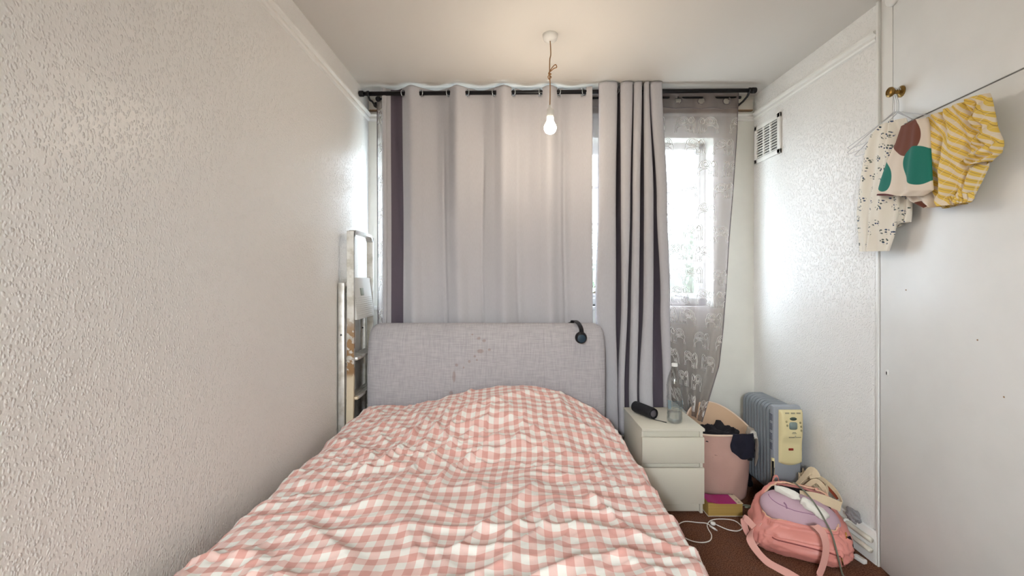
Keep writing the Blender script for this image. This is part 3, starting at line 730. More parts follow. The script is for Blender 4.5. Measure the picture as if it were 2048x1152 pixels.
for i in range(NU+1):
    a = min(max(-1.18+2.06*i/NU, -.9), .5); acc = 0; col = [0]; zp = duv_z(a, DY0)
    for j in range(1, NV+1):
        z = duv_z(a, DY0+(DY1-DY0)*j/NV); acc += math.hypot((DY1-DY0)/NV, z-zp); zp = z; col.append(acc)
    VT.append(col)
b = B(); uvl = b.loops.layers.uv.verify()
vs = [[b.verts.new(p) for p in row] for row in P_]
def duv(i, j):
    a = -1.18+2.06*i/NU; y = DY0+(DY1-DY0)*j/NV; sk = smooth(0, -1, a)
    wa, wy = nz(a*1.3, y*1.3, 31), nz(a*1.3, y*1.3, 41)
    return (a+.03*wa+.012*nz(a*5, y*5, 12)+.09*sk*(1.6-y)+5, VT[i][j]+.03*wy+.014*nz(a*5, y*5, 15)-.06*sk*a+5)
for j in range(NV):
    for i in range(NU):
        f = b.faces.new((vs[j][i], vs[j][i+1], vs[j+1][i+1], vs[j+1][i]))
        for l, (a, c) in zip(f.loops, ((i, j), (i+1, j), (i+1, j+1), (i, j+1))): l[uvl].uv = duv(a, c)
dv = obj('duvet', b, M['gingham']); solid(dv, .006, -1); tag(dv, 'rumpled pink and white gingham duvet spread over the bed', 'duvet')
# headphones hanging on the headboard
hp = thing('headphones', (.42, 2.60, .97), 'black folded on-ear headphones hooked over the headboard top', 'headphones')
b = B(); xh = X(1160, 2.6)
ribbon(b, [(xh+.004, 2.564, .99), (xh+.002, 2.573, 1.02), (xh-.006, 2.61, 1.045), (xh-.016, 2.66, 1.056), (xh-.028, 2.70, 1.055), (xh-.03, 2.735, 1.04)], [(1, .1, 0)]*6, .026, .007, 6); obj('headband', b, M['black'], hp)
mt = Matrix.Rotation(math.radians(98), 3, 'X')
b = B(); lathe(b, [(0, .026), (.026, .024), (.033, .018), (.036, .004), (.036, -.004), (.033, -.014), (.024, -.017), (0, -.018)], (X(1162, 2.56), 2.564, .968), 32, M=mt); e = obj('ear_cup', b, M['black'], hp)
b = B(); lathe(b, [(.022, .0265), (.024, .0255), (.026, .0255)], (X(1162, 2.56), 2.564, .968), 32, M=mt); obj('ear_cup_ring', b, mat('dark_teal_plastic', (40, 60, 74), .3), e)
b = B(); lathe(b, [(0, .02), (.03, .018), (.034, .002), (.03, -.014), (0, -.016)], (xh-.034, 2.755, 1.01), 28, M=mt); obj('ear_cup', b, M['black'], hp)

# ================================================================= NIGHTSTAND
M['stand'] = mat('cream_white_laminate', (222, 216, 200), .35)
SX0, SX1, SY0, SY1, SH = .728, 1.081, 2.38, 2.775, .483
ns = thing('nightstand', ((SX0+SX1)/2, (SY0+SY1)/2, 0), 'white two-drawer nightstand between bed and laundry basket', 'nightstand')
b = B()
box(b, (SX0+.004, SY0+.018, 0), (SX0+.02, SY1, SH-.016), .001); box(b, (SX1-.02, SY0+.018, 0), (SX1-.004, SY1, SH-.016), .001); box(b, (SX0+.02, SY1-.008, .03), (SX1-.02, SY1-.002, SH-.016))
obj('body', b, M['stand'], ns, 'auto')
b = B(); box(b, (SX0+.02, SY0+.030, .005), (SX1-.02, SY0+.042, .055), .001)
obj('plinth', b, M['stand'], ns, 'auto')
b = B(); box(b, (SX0+.02, SY0+.030, .405), (SX1-.02, SY0+.036, SH-.016), .001); box(b, (SX0+.02, SY0+.030, .236), (SX1-.02, SY0+.04, .275), .001); obj('recessed_rail', b, M['stand'], ns, 'auto')
b = B(); box(b, (SX0, SY0, SH-.016), (SX1, SY1, SH), .0015); obj('top', b, M['stand'], ns, 'auto')
for z0, z1 in ((.060, .261), (.288, .432)):
    b = B(); box(b, (SX0+.002, SY0+.002, z0), (SX1-.002, SY0+.018, z1), .002); obj('drawer', b, M['stand'], ns, 'auto')

# speaker
spk = thing('bluetooth_speaker', (.87, 2.58, SH), 'black cylindrical portable speaker lying on the white nightstand', 'speaker')
pa = Vector((.775, 2.69, SH+.034)); pb = Vector((.846, 2.535, SH+.034)); ax = (pb-pa).normalized(); Rm = ax.to_track_quat('Z', 'Y').to_matrix(); L = (pb-pa).length
M['mesh'] = mat('speaker_mesh', (20, 20, 26), .7, bump=(400, .6))
b = B(); lathe(b, [(0, 0), (.024, .0), (.032, .006), (.034, .018), (.034, L-.018), (.032, L-.006), (.028, L-.002)], pa, 36, M=Rm); obj('body', b, M['mesh'], spk)
b = B(); lathe(b, [(.030, L-.004), (.031, L+.002), (.027, L+.004), (.024, L-.002)], pa, 36, M=Rm); obj('end_ring', b, M['black'], spk)
b = B(); lathe(b, [(.0245, L-.006), (.020, L-.001), (.008, L+.001), (0, L+.001)], pa, 28, M=Rm); obj('passive_driver', b, mat('grey_driver', (96, 90, 96), .45), spk)
b = B(); ribbon(b, [pb+Vector((-.01, .01, -.0315)), pb+Vector((.01, -.014, -.0325)), pb+Vector((.03, -.030, -.0325)), pb+Vector((.045, -.05, -.0325)), pb+Vector((.055, -.058, -.0325))], [(0, 1, 0)]*5, .006, .002, 6); box(b, (-.012, -.004, -.001), (.012, .004, .001), 0, Matrix.Translation(pb+Vector((.045, -.05, -.0315))) @ Matrix.Rotation(-.6, 4, 'Z'))
obj('wrist_strap', b, M['black'], spk)

# bottle
bx_, by_ = .951, 2.486
bt = thing('water_bottle', (bx_, by_, SH), 'clear plastic water bottle, nearly empty, standing on the nightstand', 'bottle')
t = NT('clear_plastic'); t.b.inputs['Transmission Weight'].default_value = 1; t.b.inputs['Roughness'].default_value = .04; t.b.inputs['IOR'].default_value = 1.12; t.b.inputs['Base Color'].default_value = (.96, .98, .98, 1); M['pet'] = t.m
M['petT'] = glassy('clear_bottle_plastic', (.93, .95, .95), 1.3, .5)
pr = [(.0, .010), (.018, .006), (.030, .001), (.038, .006), (.0405, .018)]
z = .018
for k in range(12):
    z += .0115; pr.append((.0405-(.0022 if k % 2 else 0), z))
pr += [(.0395, .17), (.0395, .20), (.040, .215), (.0405, .225), (.037, .25), (.0275, .285), (.0185, .312), (.0145, .325), (.0135, .334)]
pr = [(q*1.08, h) for q, h in pr]
b = B(); lathe(b, pr, (bx_, by_, SH+.0005), 40)
for v in b.verts:
    zz = v.co.z-SH
    if .10 < zz < .24: v.co += Vector((nz(v.co.x*90, v.co.y*90, zz*60), nz(v.co.y*90, zz*70, 3), 0))*.004
obj('bottle_body', b, M['petT'], bt)
b = B(); lathe(b, [(0, .001), (.034, .004), (.038, .010), (.0385, .055), (.0375, .0565), (0, .0565)], (bx_, by_, SH+.004), 32)
t = NT('water'); t.b.inputs['Transmission Weight'].default_value = 1; t.b.inputs['Roughness'].default_value = 0; t.b.inputs['IOR'].default_value = 1.33; obj('water', b, M['petT'], bt)
b = B(); lathe(b, [(.0165, 0), (.0170, .002), (.0168, .016), (.015, .0175), (0, .0175)], (bx_, by_, SH+.328), 28); obj('cap', b, M['whiteplastic'], bt)
b = B()
for (a0, a1) in ((-2.9, -2.35), (-.75, -.2)): lathe(b, [(.0444, .085), (.0444, .135)], (bx_, by_, SH), 10, a0=a0, a1=a1)
for k in range(5): lathe(b, [(.0444, .09+.01*k), (.0444, .0925+.01*k)], (bx_, by_, SH), 10, a0=-2.2, a1=-1.0)
obj('label', b, sheer('bottle_label_print', .45, (150, 190, 205)), bt)

# ================================================================= LAUNDRY BASKET
M['pinkcloth'] = mat('dusty_pink_canvas', (196, 158, 146), .9, bump=(90, .4), vary=.04); M['inner'] = mat('cream_basket_lining', (216, 182, 150), .85)
bkx, bky, bkr = 1.292, 2.655, .188
def bask(a, v, rr=bkr):
    ca, sa = math.cos(a), math.sin(a); rim = .425+.045*sa-.03*math.cos(2*a); z = .005+(rim-.005)*v
    r_ = rr*(.90+.10*v)+.010*math.sin(PI*v)*math.sin(3*a)+.008*nz(ca*2, sa*2, v*4)*math.sin(PI*v)-.01*(1-v)**6*5*.4
    return Vector((bkx+r_*ca, bky+r_*sa*.98, z))
lb = thing('laundry_basket', (bkx, bky, 0), 'round dusty pink canvas laundry basket between nightstand and oil heater', 'laundry basket')
b = B(); grid(b, 72, 30, lambda u, v: bask(2*PI*u, v), closed_u=True); 
bmesh.ops.holes_fill(b, edges=[e for e in b.edges if e.is_boundary and all(v.co.z < .03 for v in e.verts)], sides=100)
o = obj('side', b, M['pinkcloth'], lb)
b = B(); grid(b, 72, 14, lambda u, v: bask(2*PI*u, .25+.75*v, bkr-.006), closed_u=True); obj('lining', b, M['inner'], lb)
b = B(); tube(b, [bask(2*PI*k/72, 1) for k in range(72)], .006, 8, closed=True); obj('rim', b, mat('pale_pink_binding', (226, 200, 180), .8), lb)
def lump(name, c, r, seed, m, amp=.35, zsc=1, fr=2.4, n=40, parent=None, flat=None):
    b = B(); bmesh.ops.create_icosphere(b, subdivisions=5, radius=1)
    for v in b.verts:
        d = v.co.normalized(); s = 1+amp*nz(d.x*fr+seed, d.y*fr, d.z*fr)+amp*.4*nz(d.x*fr*3+seed, d.y*fr*3, d.z*fr*3)-amp*.35*abs(nz(d.x*fr*2, d.y*fr*2+seed, d.z*fr*2))
        p = Vector((d.x*r[0]*s, d.y*r[1]*s, d.z*r[2]*s)); v.co = Vector(c)+p
        if flat is not None: v.co.z = max(v.co.z, flat)
    return obj(name, b, m, parent)
tag(lump('laundry_pile', (1.285, 2.65, .30), (.155, .155, .10), 4, M['blackcloth'], .45), 'heap of black clothes inside the pink laundry basket', 'clothes')
# navy garment hanging over the right front of the rim
def over_rim(name, a0, a1, m, drop_out, drop_in, label, seed, w=1.0):
    b = B(); NUU, NVV = 26, 34; tot = drop_in+drop_out
    def f(u, v):
        a = a0+(a1-a0)*(u+.06*math.sin(v*5+seed)); s = v*tot; e = bask(a, 1); rad = Vector((math.cos(a), math.sin(a), 0))
        cut = drop_out*(.55+.45*math.sin(PI*(u*.9+.05))**.8) + .02*nz(u*4, seed, 1)
        if s < drop_in: q = e+rad*(-.010-.012*(1-s/drop_in))+Vector((0, 0, -(drop_in-s)+.006))
        else:
            t_ = (s-drop_in)/drop_out*cut; q = e+rad*(.010+.006*math.sin(u*9+seed)+.010*smooth(0, .06, t_))+Vector((0, 0, .008-t_))
        if abs(s-drop_in) < .012: q += Vector((0, 0, .004))
        return q+rad*.005*nz(u*6, v*5, seed)
    grid(b, NUU, NVV, f, lambda u, v: (u, v)); o = obj(name, b, m); solid(o, .004, 0); return tag(o, label, 'clothes')
over_rim('navy_garment', math.radians(-96), math.radians(-46), M['navy'], .14, .05, 'navy garment hanging over the front rim of the pink laundry basket', 1)
over_rim('grey_garment', math.radians(-30), math.radians(-2), mat('grey_beige_jersey', (176, 162, 148), .9, bump=(90, .3)), .22, .04, 'pale grey-beige garment hanging down beside the oil heater fins', 2)
over_rim('white_cloth', math.radians(-44), math.radians(-20), mat('white_cotton', (230, 224, 214), .9), .035, .05, 'small white cloth draped over the laundry basket rim', 3)

# ================================================================= OIL-FILLED RADIATOR
M['radgrey'] = mat('grey_enamel', (128, 133, 138), .35); M['radpanel'] = mat('light_grey_plastic', (152, 156, 163), .4); M['cream'] = mat('cream_plastic', (226, 212, 164), .35)
ht = thing('oil_heater', (1.575, 2.57, 0), 'grey oil-filled heater with cream control panel by the right wall', 'heater')
RX0, RX1, RY0, RY1, RH = 1.490, 1.648, 2.43, 2.74, .595
nf = 9
for k in range(nf):
    y = RY0+.055+(RY1-RY0-.06)*k/(nf-1); b = B()
    # fin: rounded plate with thin edge
    pts = []; r_ = .045; x0, x1, z0, z1 = RX0, RX1, .075, RH-.004
    for (cx_, cz_, a0) in ((x1-r_, z1-r_, 0), (x0+r_, z1-r_, 90), (x0+r_, z0+r_, 180), (x1-r_, z0+r_, 270)):
        for q in range(7): a = math.radians(a0+q*15); pts.append((cx_+r_*math.cos(a), cz_+r_*math.sin(a)))
    cxm, czm = (x0+x1)/2, (z0+z1)/2
    loops = []
    for sc_, dy in ((.80, -.004), (.86, -.012), (.97, -.012), (1, -.006), (1, .006), (.97, .012), (.86, .012), (.80, .004)):
        loops.append([b.verts.new((cxm+(x-cxm)*sc_, y+dy, czm+(z-czm)*(1-(1-sc_)*.4))) for x, z in pts])
    for A, D in zip(loops, loops[1:]):
        for i in range(len(pts)): b.faces.new((A[i], A[(i+1) % len(pts)], D[(i+1) % len(pts)], D[i]))
    b.faces.new(loops[0][::-1]); b.faces.new(loops[-1]); bmesh.ops.recalc_face_normals(b, faces=b.faces)
    obj('fin', b, M['radgrey'], ht, 'auto')
for z in (.12, .53):
    b = B(); tube(b, [(1.573, RY0+.03, z), (1.573, RY1, z)], .02, 12); obj('oil_tube', b, M['radgrey'], ht)
b = B(); box(b, (RX0-.002, RY0-.01, .065), (RX1+.002, RY0+.034, RH+.003), .014); hs = obj('front_housing', b, M['radpanel'], ht, 'auto')
b = B()
for zc in (.53, .475, .42, .365):
    for k in range(5): box(b, (RX0-.0035, RY0+.0, zc-.018+.008*k), (RX0-.0015, RY0+.022, zc-.0145+.008*k))
obj('side_vents', b, mat('dark_slots', (70, 74, 90), .6), hs, 'auto')
# cream control panel, bulged at the top
PXa, PXb = 1.517, 1.650
def panel(u, v):
    x = PXa+(PXb-PXa)*u; z = .578+(.262-.578)*v; bot = .018*(2*u-1)**2*smooth(.8, 1, v)
    e = (1-(2*u-1)**8)*(1-(2*abs(v-.5))**16); y = RY0-.011-.012*max(0, e)**.5-.014*smooth(.62, .40, v)*max(0, e)**.5*(1-.3*(2*u-1)**2)
    return Vector((x, y, z+bot))
b = B(); g = grid(b, 24, 40, panel)
cpn = obj('control_panel', b, M['cream'], ht)
def pf_(u, v, o=.001): return panel(u, v)+Vector((0, -o, 0))
def disc(bm, u, v, ru, rz, th=.0015, n=24, sq=1):
    c = pf_(u, v); 
    rg = []; rg2 = []
    for k in range(n):
        a = 2*PI*k/n; ca, sa = math.cos(a), math.sin(a); ca = math.copysign(abs(ca)**sq, ca); sa = math.copysign(abs(sa)**sq, sa)
        rg.append(bm.verts.new(c+Vector((ru*ca, -th, rz*sa)))); rg2.append(bm.verts.new(c+Vector((ru*ca*1.04, .004, rz*sa*1.04))))
    bm.faces.new(rg)
    for k in range(n): bm.faces.new((rg[k], rg2[k], rg2[(k+1) % n], rg[(k+1) % n]))
b = B(); disc(b, .50, .285-.02, .022, .021, sq=.45); obj('display', b, mat('lcd_grey_green', (126, 142, 138), .2), cpn)
b = B(); disc(b, .50, .14, .019, .009); obj('display', b, mat('dark_green_lens', (70, 86, 74), .25), cpn)
M['btn'] = mat('olive_button', (150, 140, 100), .4)
for u, v in ((.22, .19), (.25, .26), (.80, .21), (.84, .28), (.85, .35)):
    b = B(); disc(b, u, v, .0048, .0062, n=14); obj('button', b, M['btn'], cpn)
b = B(); disc(b, .47, .70, .013, .006, sq=.2); obj('rocker_switch', b, mat('red_switch', (150, 40, 24), .35), cpn)
b = B()
for u in (.26, .5, .74):
    for r_ in (-.002, .003): c = pf_(u, .045); box(b, (c.x-.011, c.y-.0006, c.z+r_-.001), (c.x+.011, c.y+.002, c.z+r_+.001))
c = pf_(.54, .385); 
for k, wd in enumerate((.012, .016)): box(b, (c.x-wd/1.3, c.y-.0006, c.z-.006*k), (c.x+wd/1.3, c.y+.004, c.z-.006*k+.002))
for k in range(9):
    c = pf_(.36+.06*k, .475); hgt = .005 if k < 4 else .003; box(b, (c.x-.0025, c.y-.0006, c.z-hgt/2), (c.x+.0018, c.y+.004, c.z+hgt/2))
obj('panel_print', b, mat('dark_print', (86, 88, 84), .5), cpn, 'auto')
b = B(); disc(b, .6, .45, .0032, .0022, .0006, 12); obj('emblem', b, M['radgrey'], cpn, 'auto')
b = B(); box(b, (RX0-.0065, RY0-.012, .12), (RX0+.005, RY0+.004, .30), .002)
cr = obj('cord_recess', b, M['cream'], hs, 'auto')
b = B(); box(b, (RX0-.0075, RY0-.0145, .13), (RX0-.0005, RY0-.003, .285), .001); obj('recess_slot', b, M['black'], cr, 'auto')
b = B(); tube(b, catmull([(RX0-.004, RY0-.016, .25), (RX0-.02, RY0-.03, .20), (RX0-.03, RY0-.01, .12), (RX0-.02, RY0+.03, .03), (RX0-.03, RY0+.1, .012)], 6), .0045, 8); obj('power_cord', b, M['black'], ht)
for x in (RX0+.02, RX1-.02):
    for y in (RY0+.05, RY1-.04):
        b = B(); lathe(b, [(0, -.011), (.02, -.011), (.025, -.006), (.025, .006), (.02, .011), (0, .011)], (x, y, .0255), 20, M=Matrix.Rotation(PI/2, 3, 'Y')); box(b, (x-.008, y-.008, .04), (x+.008, y+.008, .085)); obj('caster', b, M['black'], ht, 'auto')

# ================================================================= BOOK
bk = thing('book', (1.19, 2.43, 0), 'thick book with a magenta cover and yellowed pages on the carpet', 'book')
b = B()
bx0, bx1, bY0, bY1 = 1.090, 1.286, 2.363, 2.462
def bookz(x): return .072+.010*smooth(1.16, 1.09, x)
def bslab(bm, x0, x1, y0, y1, zf0, zf1, n=14):
    prev = None
    for k in range(n+1):
        x = x0+(x1-x0)*k/n; rg = [bm.verts.new((x, y0, zf0(x))), bm.verts.new((x, y1, zf0(x))), bm.verts.new((x, y1, zf1(x))), bm.verts.new((x, y0, zf1(x)))]
        if prev:
            for i in range(4): bm.faces.new((prev[i], prev[(i+1) % 4], rg[(i+1) % 4], rg[i]))
        else: bm.faces.new(rg)
        prev = rg
    bm.faces.new(prev[::-1]); bmesh.ops.recalc_face_normals(bm, faces=bm.faces)
t = NT('yellowed_pages'); t.b.inputs['Roughness'].default_value = .8; h = t.noise(t.coord('Object', (2, 2, 900)), 1, 2); t.col(t.mix(h, lin((150, 118, 56)), lin((206, 172, 96)))); t.bump(h, .3); M['pages'] = t.m
bslab(b, bx0+.003, bx1-.003, bY0+.002, bY1, lambda x: .004, lambda x: bookz(x)-.008*smooth(1.16, 1.09, x)-.002); obj('pages', b, M['pages'], bk, 'auto')
def cover():
    t = NT('magenta_cover'); t.b.inputs['Roughness'].default_value = .3; co = t.coord(); s = t.n('ShaderNodeSeparateXYZ'); t.l(co, s.inputs[0])
    st = t.step(s.outputs[0], 1.2505, 1.2515); c = t.mix(t.noise(co, 12, 3), lin((176, 16, 96)), lin((150, 10, 120))); c = t.mix(st, c, lin((222, 206, 180)))
    mk = t.math('MULTIPLY', t.step(t.noise(co, 40, 2), .5, .6), t.math('MULTIPLY', t.step(s.outputs[0], 1.262, 1.266), t.step(s.outputs[0], 1.278, 1.274))); t.col(t.mix(t.math('MULTIPLY', mk, .7), c, lin((60, 70, 50)))); return t.m
b = B(); bslab(b, bx0, bx1, bY0, bY1, lambda x: bookz(x)-.001, lambda x: bookz(x)+.001); obj('cover', b, cover(), bk, 'auto')
b = B(); bslab(b, bx0, bx1, bY0, bY1, lambda x: .001, lambda x: .004); obj('back_cover', b, M['timber'], bk, 'auto')

# ================================================================= CABLES ON THE FLOOR
def fl(pts, z=.004): return catmull([Fl(x, y, z) for x, y in pts], 8)
ch = thing('charging_cable', Fl(1410, 1060), 'white charging cable looped on the carpet before the nightstand', 'cable')
b = B(); tube(b, fl([(1424, 1055), (1414, 1047), (1395, 1045), (1370, 1043), (1356, 1050), (1355, 1060), (1366, 1073), (1384, 1082), (1405, 1085), (1420, 1081), (1423, 1070), (1416, 1057), (1415, 1048), (1424, 1040), (1445, 1038), (1468, 1041), (1481, 1050), (1484, 1057), (1474, 1062), (1455, 1059), (1432, 1049)], .005), .0026, 8); obj('wire', b, M['white_cable'], ch)
b = B(); q = Fl(1426, 1047, .008); lathe(b, [(0, -.007), (.012, -.006), (.014, 0), (.012, .006), (0, .007)], q, 20); obj('cable_hub', b, M['whiteplastic'], ch)
b = B(); q0 = Fl(1420, 1052, .007); q1 = Fl(1431, 1059, .007); tube(b, [q0, q1], .005, 10); tube(b, [q1, q1+(q1-q0)*.3], .003, 8); obj('plug', b, M['whiteplastic'], ch)
sc2 = thing('short_cable', Fl(1352, 1075), 'short white cable with a square plug, poking out from under the bed', 'cable')
b = B(); tube(b, fl([(1330, 1060), (1346, 1064), (1356, 1072), (1360, 1080), (1357, 1085)], .005), .0026, 8); tube(b, fl([(1322, 1052), (1332, 1050), (1342, 1054)], .005), .0026, 8); tube(b, fl([(1335, 1078), (1351, 1077)], .005), .0032, 8); obj('wire', b, M['white_cable'], sc2)
q = Fl(1367, 1087, .007); b = B(); box(b, (-.011, -.008, -.005), (.009, .008, .005), .002, Matrix.Translation(q) @ Matrix.Rotation(-.2, 4, 'Z')); box(b, (.009, -.005, -.003), (.018, .005, .003), 0, Matrix.Translation(q) @ Matrix.Rotation(-.2, 4, 'Z')); obj('plug', b, M['whiteplastic'], sc2, 'auto')
tag(lump('dark_garment', (.712, 2.30, .115), (.022, .05, .075), 9, M['navy'], .5), 'small dark crumpled cloth poking out between bed and nightstand', 'clothes')
q = Vector((1.63, 1.99, .012)); b = B(); box(b, (-.012, -.026, -.010), (.012, .026, .010), .005, Matrix.Translation(q) @ Matrix.Rotation(.2, 4, 'Z')); t = obj('power_adapter', b, M['whiteplastic'], None, 'auto'); tag(t, 'small white plastic adapter on the carpet near the cupboard door', 'adapter')
b = B(); box(b, (-.006, -.018, .0095), (.006, .004, .0105), .0005, Matrix.Translation(q) @ Matrix.Rotation(.2, 4, 'Z')); obj('label_patch', b, M['timber'], t, 'auto')

# ================================================================= PINK HOLDALL
M['bag'] = mat('pink_leatherette', (220, 144, 134), .45, bump=(220, .15), vary=.05); M['baglight'] = mat('pale_pink_webbing', (226, 168, 156), .6); M['baglining'] = mat('black_lining', (22, 18, 20), .9); M['zip'] = mat('pale_zip_tape', (224, 180, 150), .6)
Bc = Vector((1.415, 2.105, 0)); ba = math.radians(-26); U = Vector((math.cos(ba), math.sin(ba), 0)); V = Vector((-math.sin(ba), math.cos(ba), 0))
def bl(x, y, z): return Bc+U*x+V*y+Vector((0, 0, z))
HA, HB = .205, .145
def rimz(a): return .135+.105*smooth(-.7, .9, math.sin(a))-.012*math.cos(2*a)+.012*smooth(.3, 1, math.cos(a))
def bagf(a, v):
    ca, sa = math.cos(a), math.sin(a); e = .52; cx_ = math.copysign(abs(ca)**e, ca); sx_ = math.copysign(abs(sa)**e, sa)
    z = .004+(rimz(a)-.004)*v; f = .86+.16*math.sin(PI*min(1, v*1.15))**.8-.10*smooth(.72, 1, v)
    w_ = .010*nz(ca*3.5, sa*3.5, v*2.5)+.006*nz(ca*9, sa*9, v*8)-.006*abs(nz(ca*6, sa*6, v*3+9))
    r_ = f+w_/HB
    return bl(HA*cx_*r_, HB*sx_*r_, z)
bag = thing('holdall_bag', tuple(Bc), 'open pink holdall bag on the carpet in front of the oil heater', 'bag')
b = B(); grid(b, 110, 50, lambda u, v: bagf(2*PI*u, v), closed_u=True); bmesh.ops.holes_fill(b, edges=[e for e in b.edges if e.is_boundary and all(v.co.z < .02 for v in e.verts)], sides=200)
solid(obj('body', b, M['bag'], bag), .004, 0)
b = B(); grid(b, 110, 12, lambda u, v: Bc+Vector((0, 0, 0))+(bagf(2*PI*u, .98-.55*v)-Bc)*Vector((1, 1, 1)).length/1.7320508*1.0-((bagf(2*PI*u, .9)-Bc)*Vector((1)*3 if False else (1, 1, 0)) if False else Vector((0, 0, 0)))+(Bc-bagf(2*PI*u, .5)).normalized()*.008, closed_u=True); obj('lining', b, M['baglining'], bag)
# zip edges turned inward: front lip and raised back flap
def lip(a0, a1, width, rise, name, m, seed):
    b = B()
    def f(u, v):
        a = a0+(a1-a0)*u; p = bagf(a, 1); inn = (Vector((Bc.x, Bc.y, p.z))-p).normalized(); k = math.sin(PI*u)**.7
        return p+inn*width*k*v+Vector((0, 0, rise*k*math.sin(v*PI*.6)+.004*nz(u*5, v*3, seed)))
    grid(b, 50, 10, f); solid(obj(name, b, m, bag), .004, 0)
    b = B(); tube(b, [f(k/50, 1)+Vector((0, 0, .002)) for k in range(51)], .004, 8); obj('zip', b, M['zip'], bag)
lip(math.radians(186), math.radians(352), .022, .012, 'front_lip', M['bag'], 2)
lip(math.radians(20), math.radians(176), .045, .022, 'back_flap', M['bag'], 6)
# front pocket and its zip
def onfront(a, v, o=.004):
    p = bagf(a, v); d = p-Bc; d.z = 0; return p+d.normalized()*o
b = B(); grid(b, 40, 20, lambda u, v: onfront(math.radians(222+82*u), .10+.55*v, .002+.012*math.sin(PI*u)**.5*math.sin(PI*v)**.5)); solid(obj('front_pocket', b, M['bag'], bag), .002, 0)
b = B(); tube(b, [onfront(math.radians(250+44*k/20), .62-.10*k/20, .013) for k in range(21)], .003, 6); obj('zip', b, mat('dark_pink_zip', (150, 70, 66), .5), bag)
b = B(); q = onfront(math.radians(294), .50, .016); tube(b, [q, q+Vector((.004, -.004, -.03))], .003, 6); obj('zip_pull', b, M['brass'], bag)
# carry straps
b = B(); ribbon(b, [onfront(math.radians(214), .80, .006), P(1510, 1050, 2.14), P(1500, 1078, 2.06), Fl(1530, 1120, .012), Fl(1575, 1146, .010), Fl(1618, 1168, .014), P(1640, 1146, 1.86), P(1652, 1100, 1.875), P(1645, 1066, 1.885), P(1628, 1052, 1.91)+Vector((0, 0, 0)), onfront(math.radians(286), .93, .006)],
            [(.5, .3, .4), (.5, .3, .4), (.6, .2, .5), (.4, .8, .5), (.2, .9, .4), (0, 1, .3), (.9, .3, 0), (1, .2, 0), (1, .1, 0), (1, 0, 0), (1, 0, 0)], .034, .003, 8); obj('carry_strap', b, M['baglight'], bag)
b = B(); ribbon(b, [onfront(math.radians(208), .7, .006), P(1488, 1035, 2.16), P(1492, 1060, 2.14), P(1506, 1078, 2.13), onfront(math.radians(226), .25, .008)], [(.6, 0, .5), (.5, .2, .6), (.5, .3, .6), (.6, .2, .5), (.6, .2, .3)], .03, .003, 8); obj('side_tab', b, M['baglight'], bag)
b = B(); ribbon(b, [bagf(math.radians(100), .9)+V*.006, bagf(math.radians(104), 1)+Vector((0, 0, .03))+V*.004, bagf(math.radians(112), 1)+Vector((0, 0, .03))+V*.006, bagf(math.radians(116), .9)+V*.008], [V.cross(U)]*4 if False else [tuple(V)]*4, .022, .003, 6); obj('back_strap', b, M['bag'], bag)
q = bagf(math.radians(-14), .86)
b = B(); ring(b, q+Vector((.004, -.01, 0)), .012, .0025, (1, -.6, 0)); tube(b, [q+Vector((.006, -.012, -.012)), q+Vector((.008, -.014, -.04))], .005, 8); obj('gold_clasp', b, mat('gold_metal', (212, 170, 90), .25, 1), bag)
b = B(); ribbon(b, [q+Vector((.012, -.012, -.005)), q+Vector((.022, -.016, -.03)), q+Vector((.026, -.018, -.075))], [(.5, 0, .5), (1, .3, 0), (1, .3, 0)], .02, .004, 5); obj('side_buckle', b, M['black'], bag)
# lilac neck pillow in the bag
M['lilac'] = mat('lilac_jersey', (196, 166, 178), .9, bump=(160, .3))
def tor(u, v):
    a = 2*PI*u; R_ = 1; s = .055; return None
b = B()
def pil(u, v):
    a = 2*PI*u; t_ = PI*(v-.5); x = .168*math.cos(a)*math.cos(t_); y = .092*math.sin(a)*math.cos(t_)
    x = math.copysign(abs(x/.168)**.8, x)*.168; z = .072*math.sin(t_)
    return bl(x+.004, y-.004, (.168+z-.10*x+.22*y)+.006*nz(x*14, y*14, 3))
grid(b, 60, 30, pil, closed_u=True); bmesh.ops.remove_doubles(b, verts=b.verts, dist=1e-4)
npw = tag(obj('travel_pillow', b, M['lilac']), 'lilac travel pillow stuffed in the open pink bag', 'pillow')
b = B(); s0 = pil(.62, .86); tube(b, catmull([pil(.66, .80)+Vector((0, 0, .002)), pil(.68, .77)+Vector((0, -.002, .004)), pil(.69, .73)+Vector((0, -.004, .002))], 6), .0035, 6); tube(b, [pil(.5+.36*k/24, .745)+Vector((0, 0, .0005)) for k in range(25)], .0018, 6); obj('toggle_and_seam', b, mat('mauve_piping', (160, 122, 146), .8), npw)
# white socks on top
def topz(x, y):
    t_ = 1-(x/.168)**2-((y+.004)/.092)**2; return .168-.10*x+.22*y+.072*math.sqrt(max(0, t_))
def sock(pts, rad, seed, label):
    ps = catmull([bl(x, y, topz(x, y)+o) for x, y, o in pts], 6); b = B()
    rings = tube(b, ps, lambda s: max(.004, interp(rad, s)), 18)
    for v in b.verts:
        v.co += Vector((nz(v.co.x*34+seed, v.co.y*34, v.co.z*34), nz(v.co.y*34, v.co.z*34+seed, 2), nz(v.co.z*34, v.co.x*34, seed)))*.013+Vector((nz(v.co.x*110, v.co.y*110, 3), nz(v.co.y*110, v.co.z*110, 4), nz(v.co.z*110, v.co.x*110, 5)))*.003
    for r_ in rings:
        c = sum((v.co for v in r_), Vector())/len(r_)
        for v in r_: v.co.z = c.z+(v.co.z-c.z)*.7
    return tag(obj('sock', b, M['wsock']), label, 'sock', 'white socks on the bag')
M['wsock'] = mat('white_towelling', (240, 236, 226), .95, bump=(200, .8))
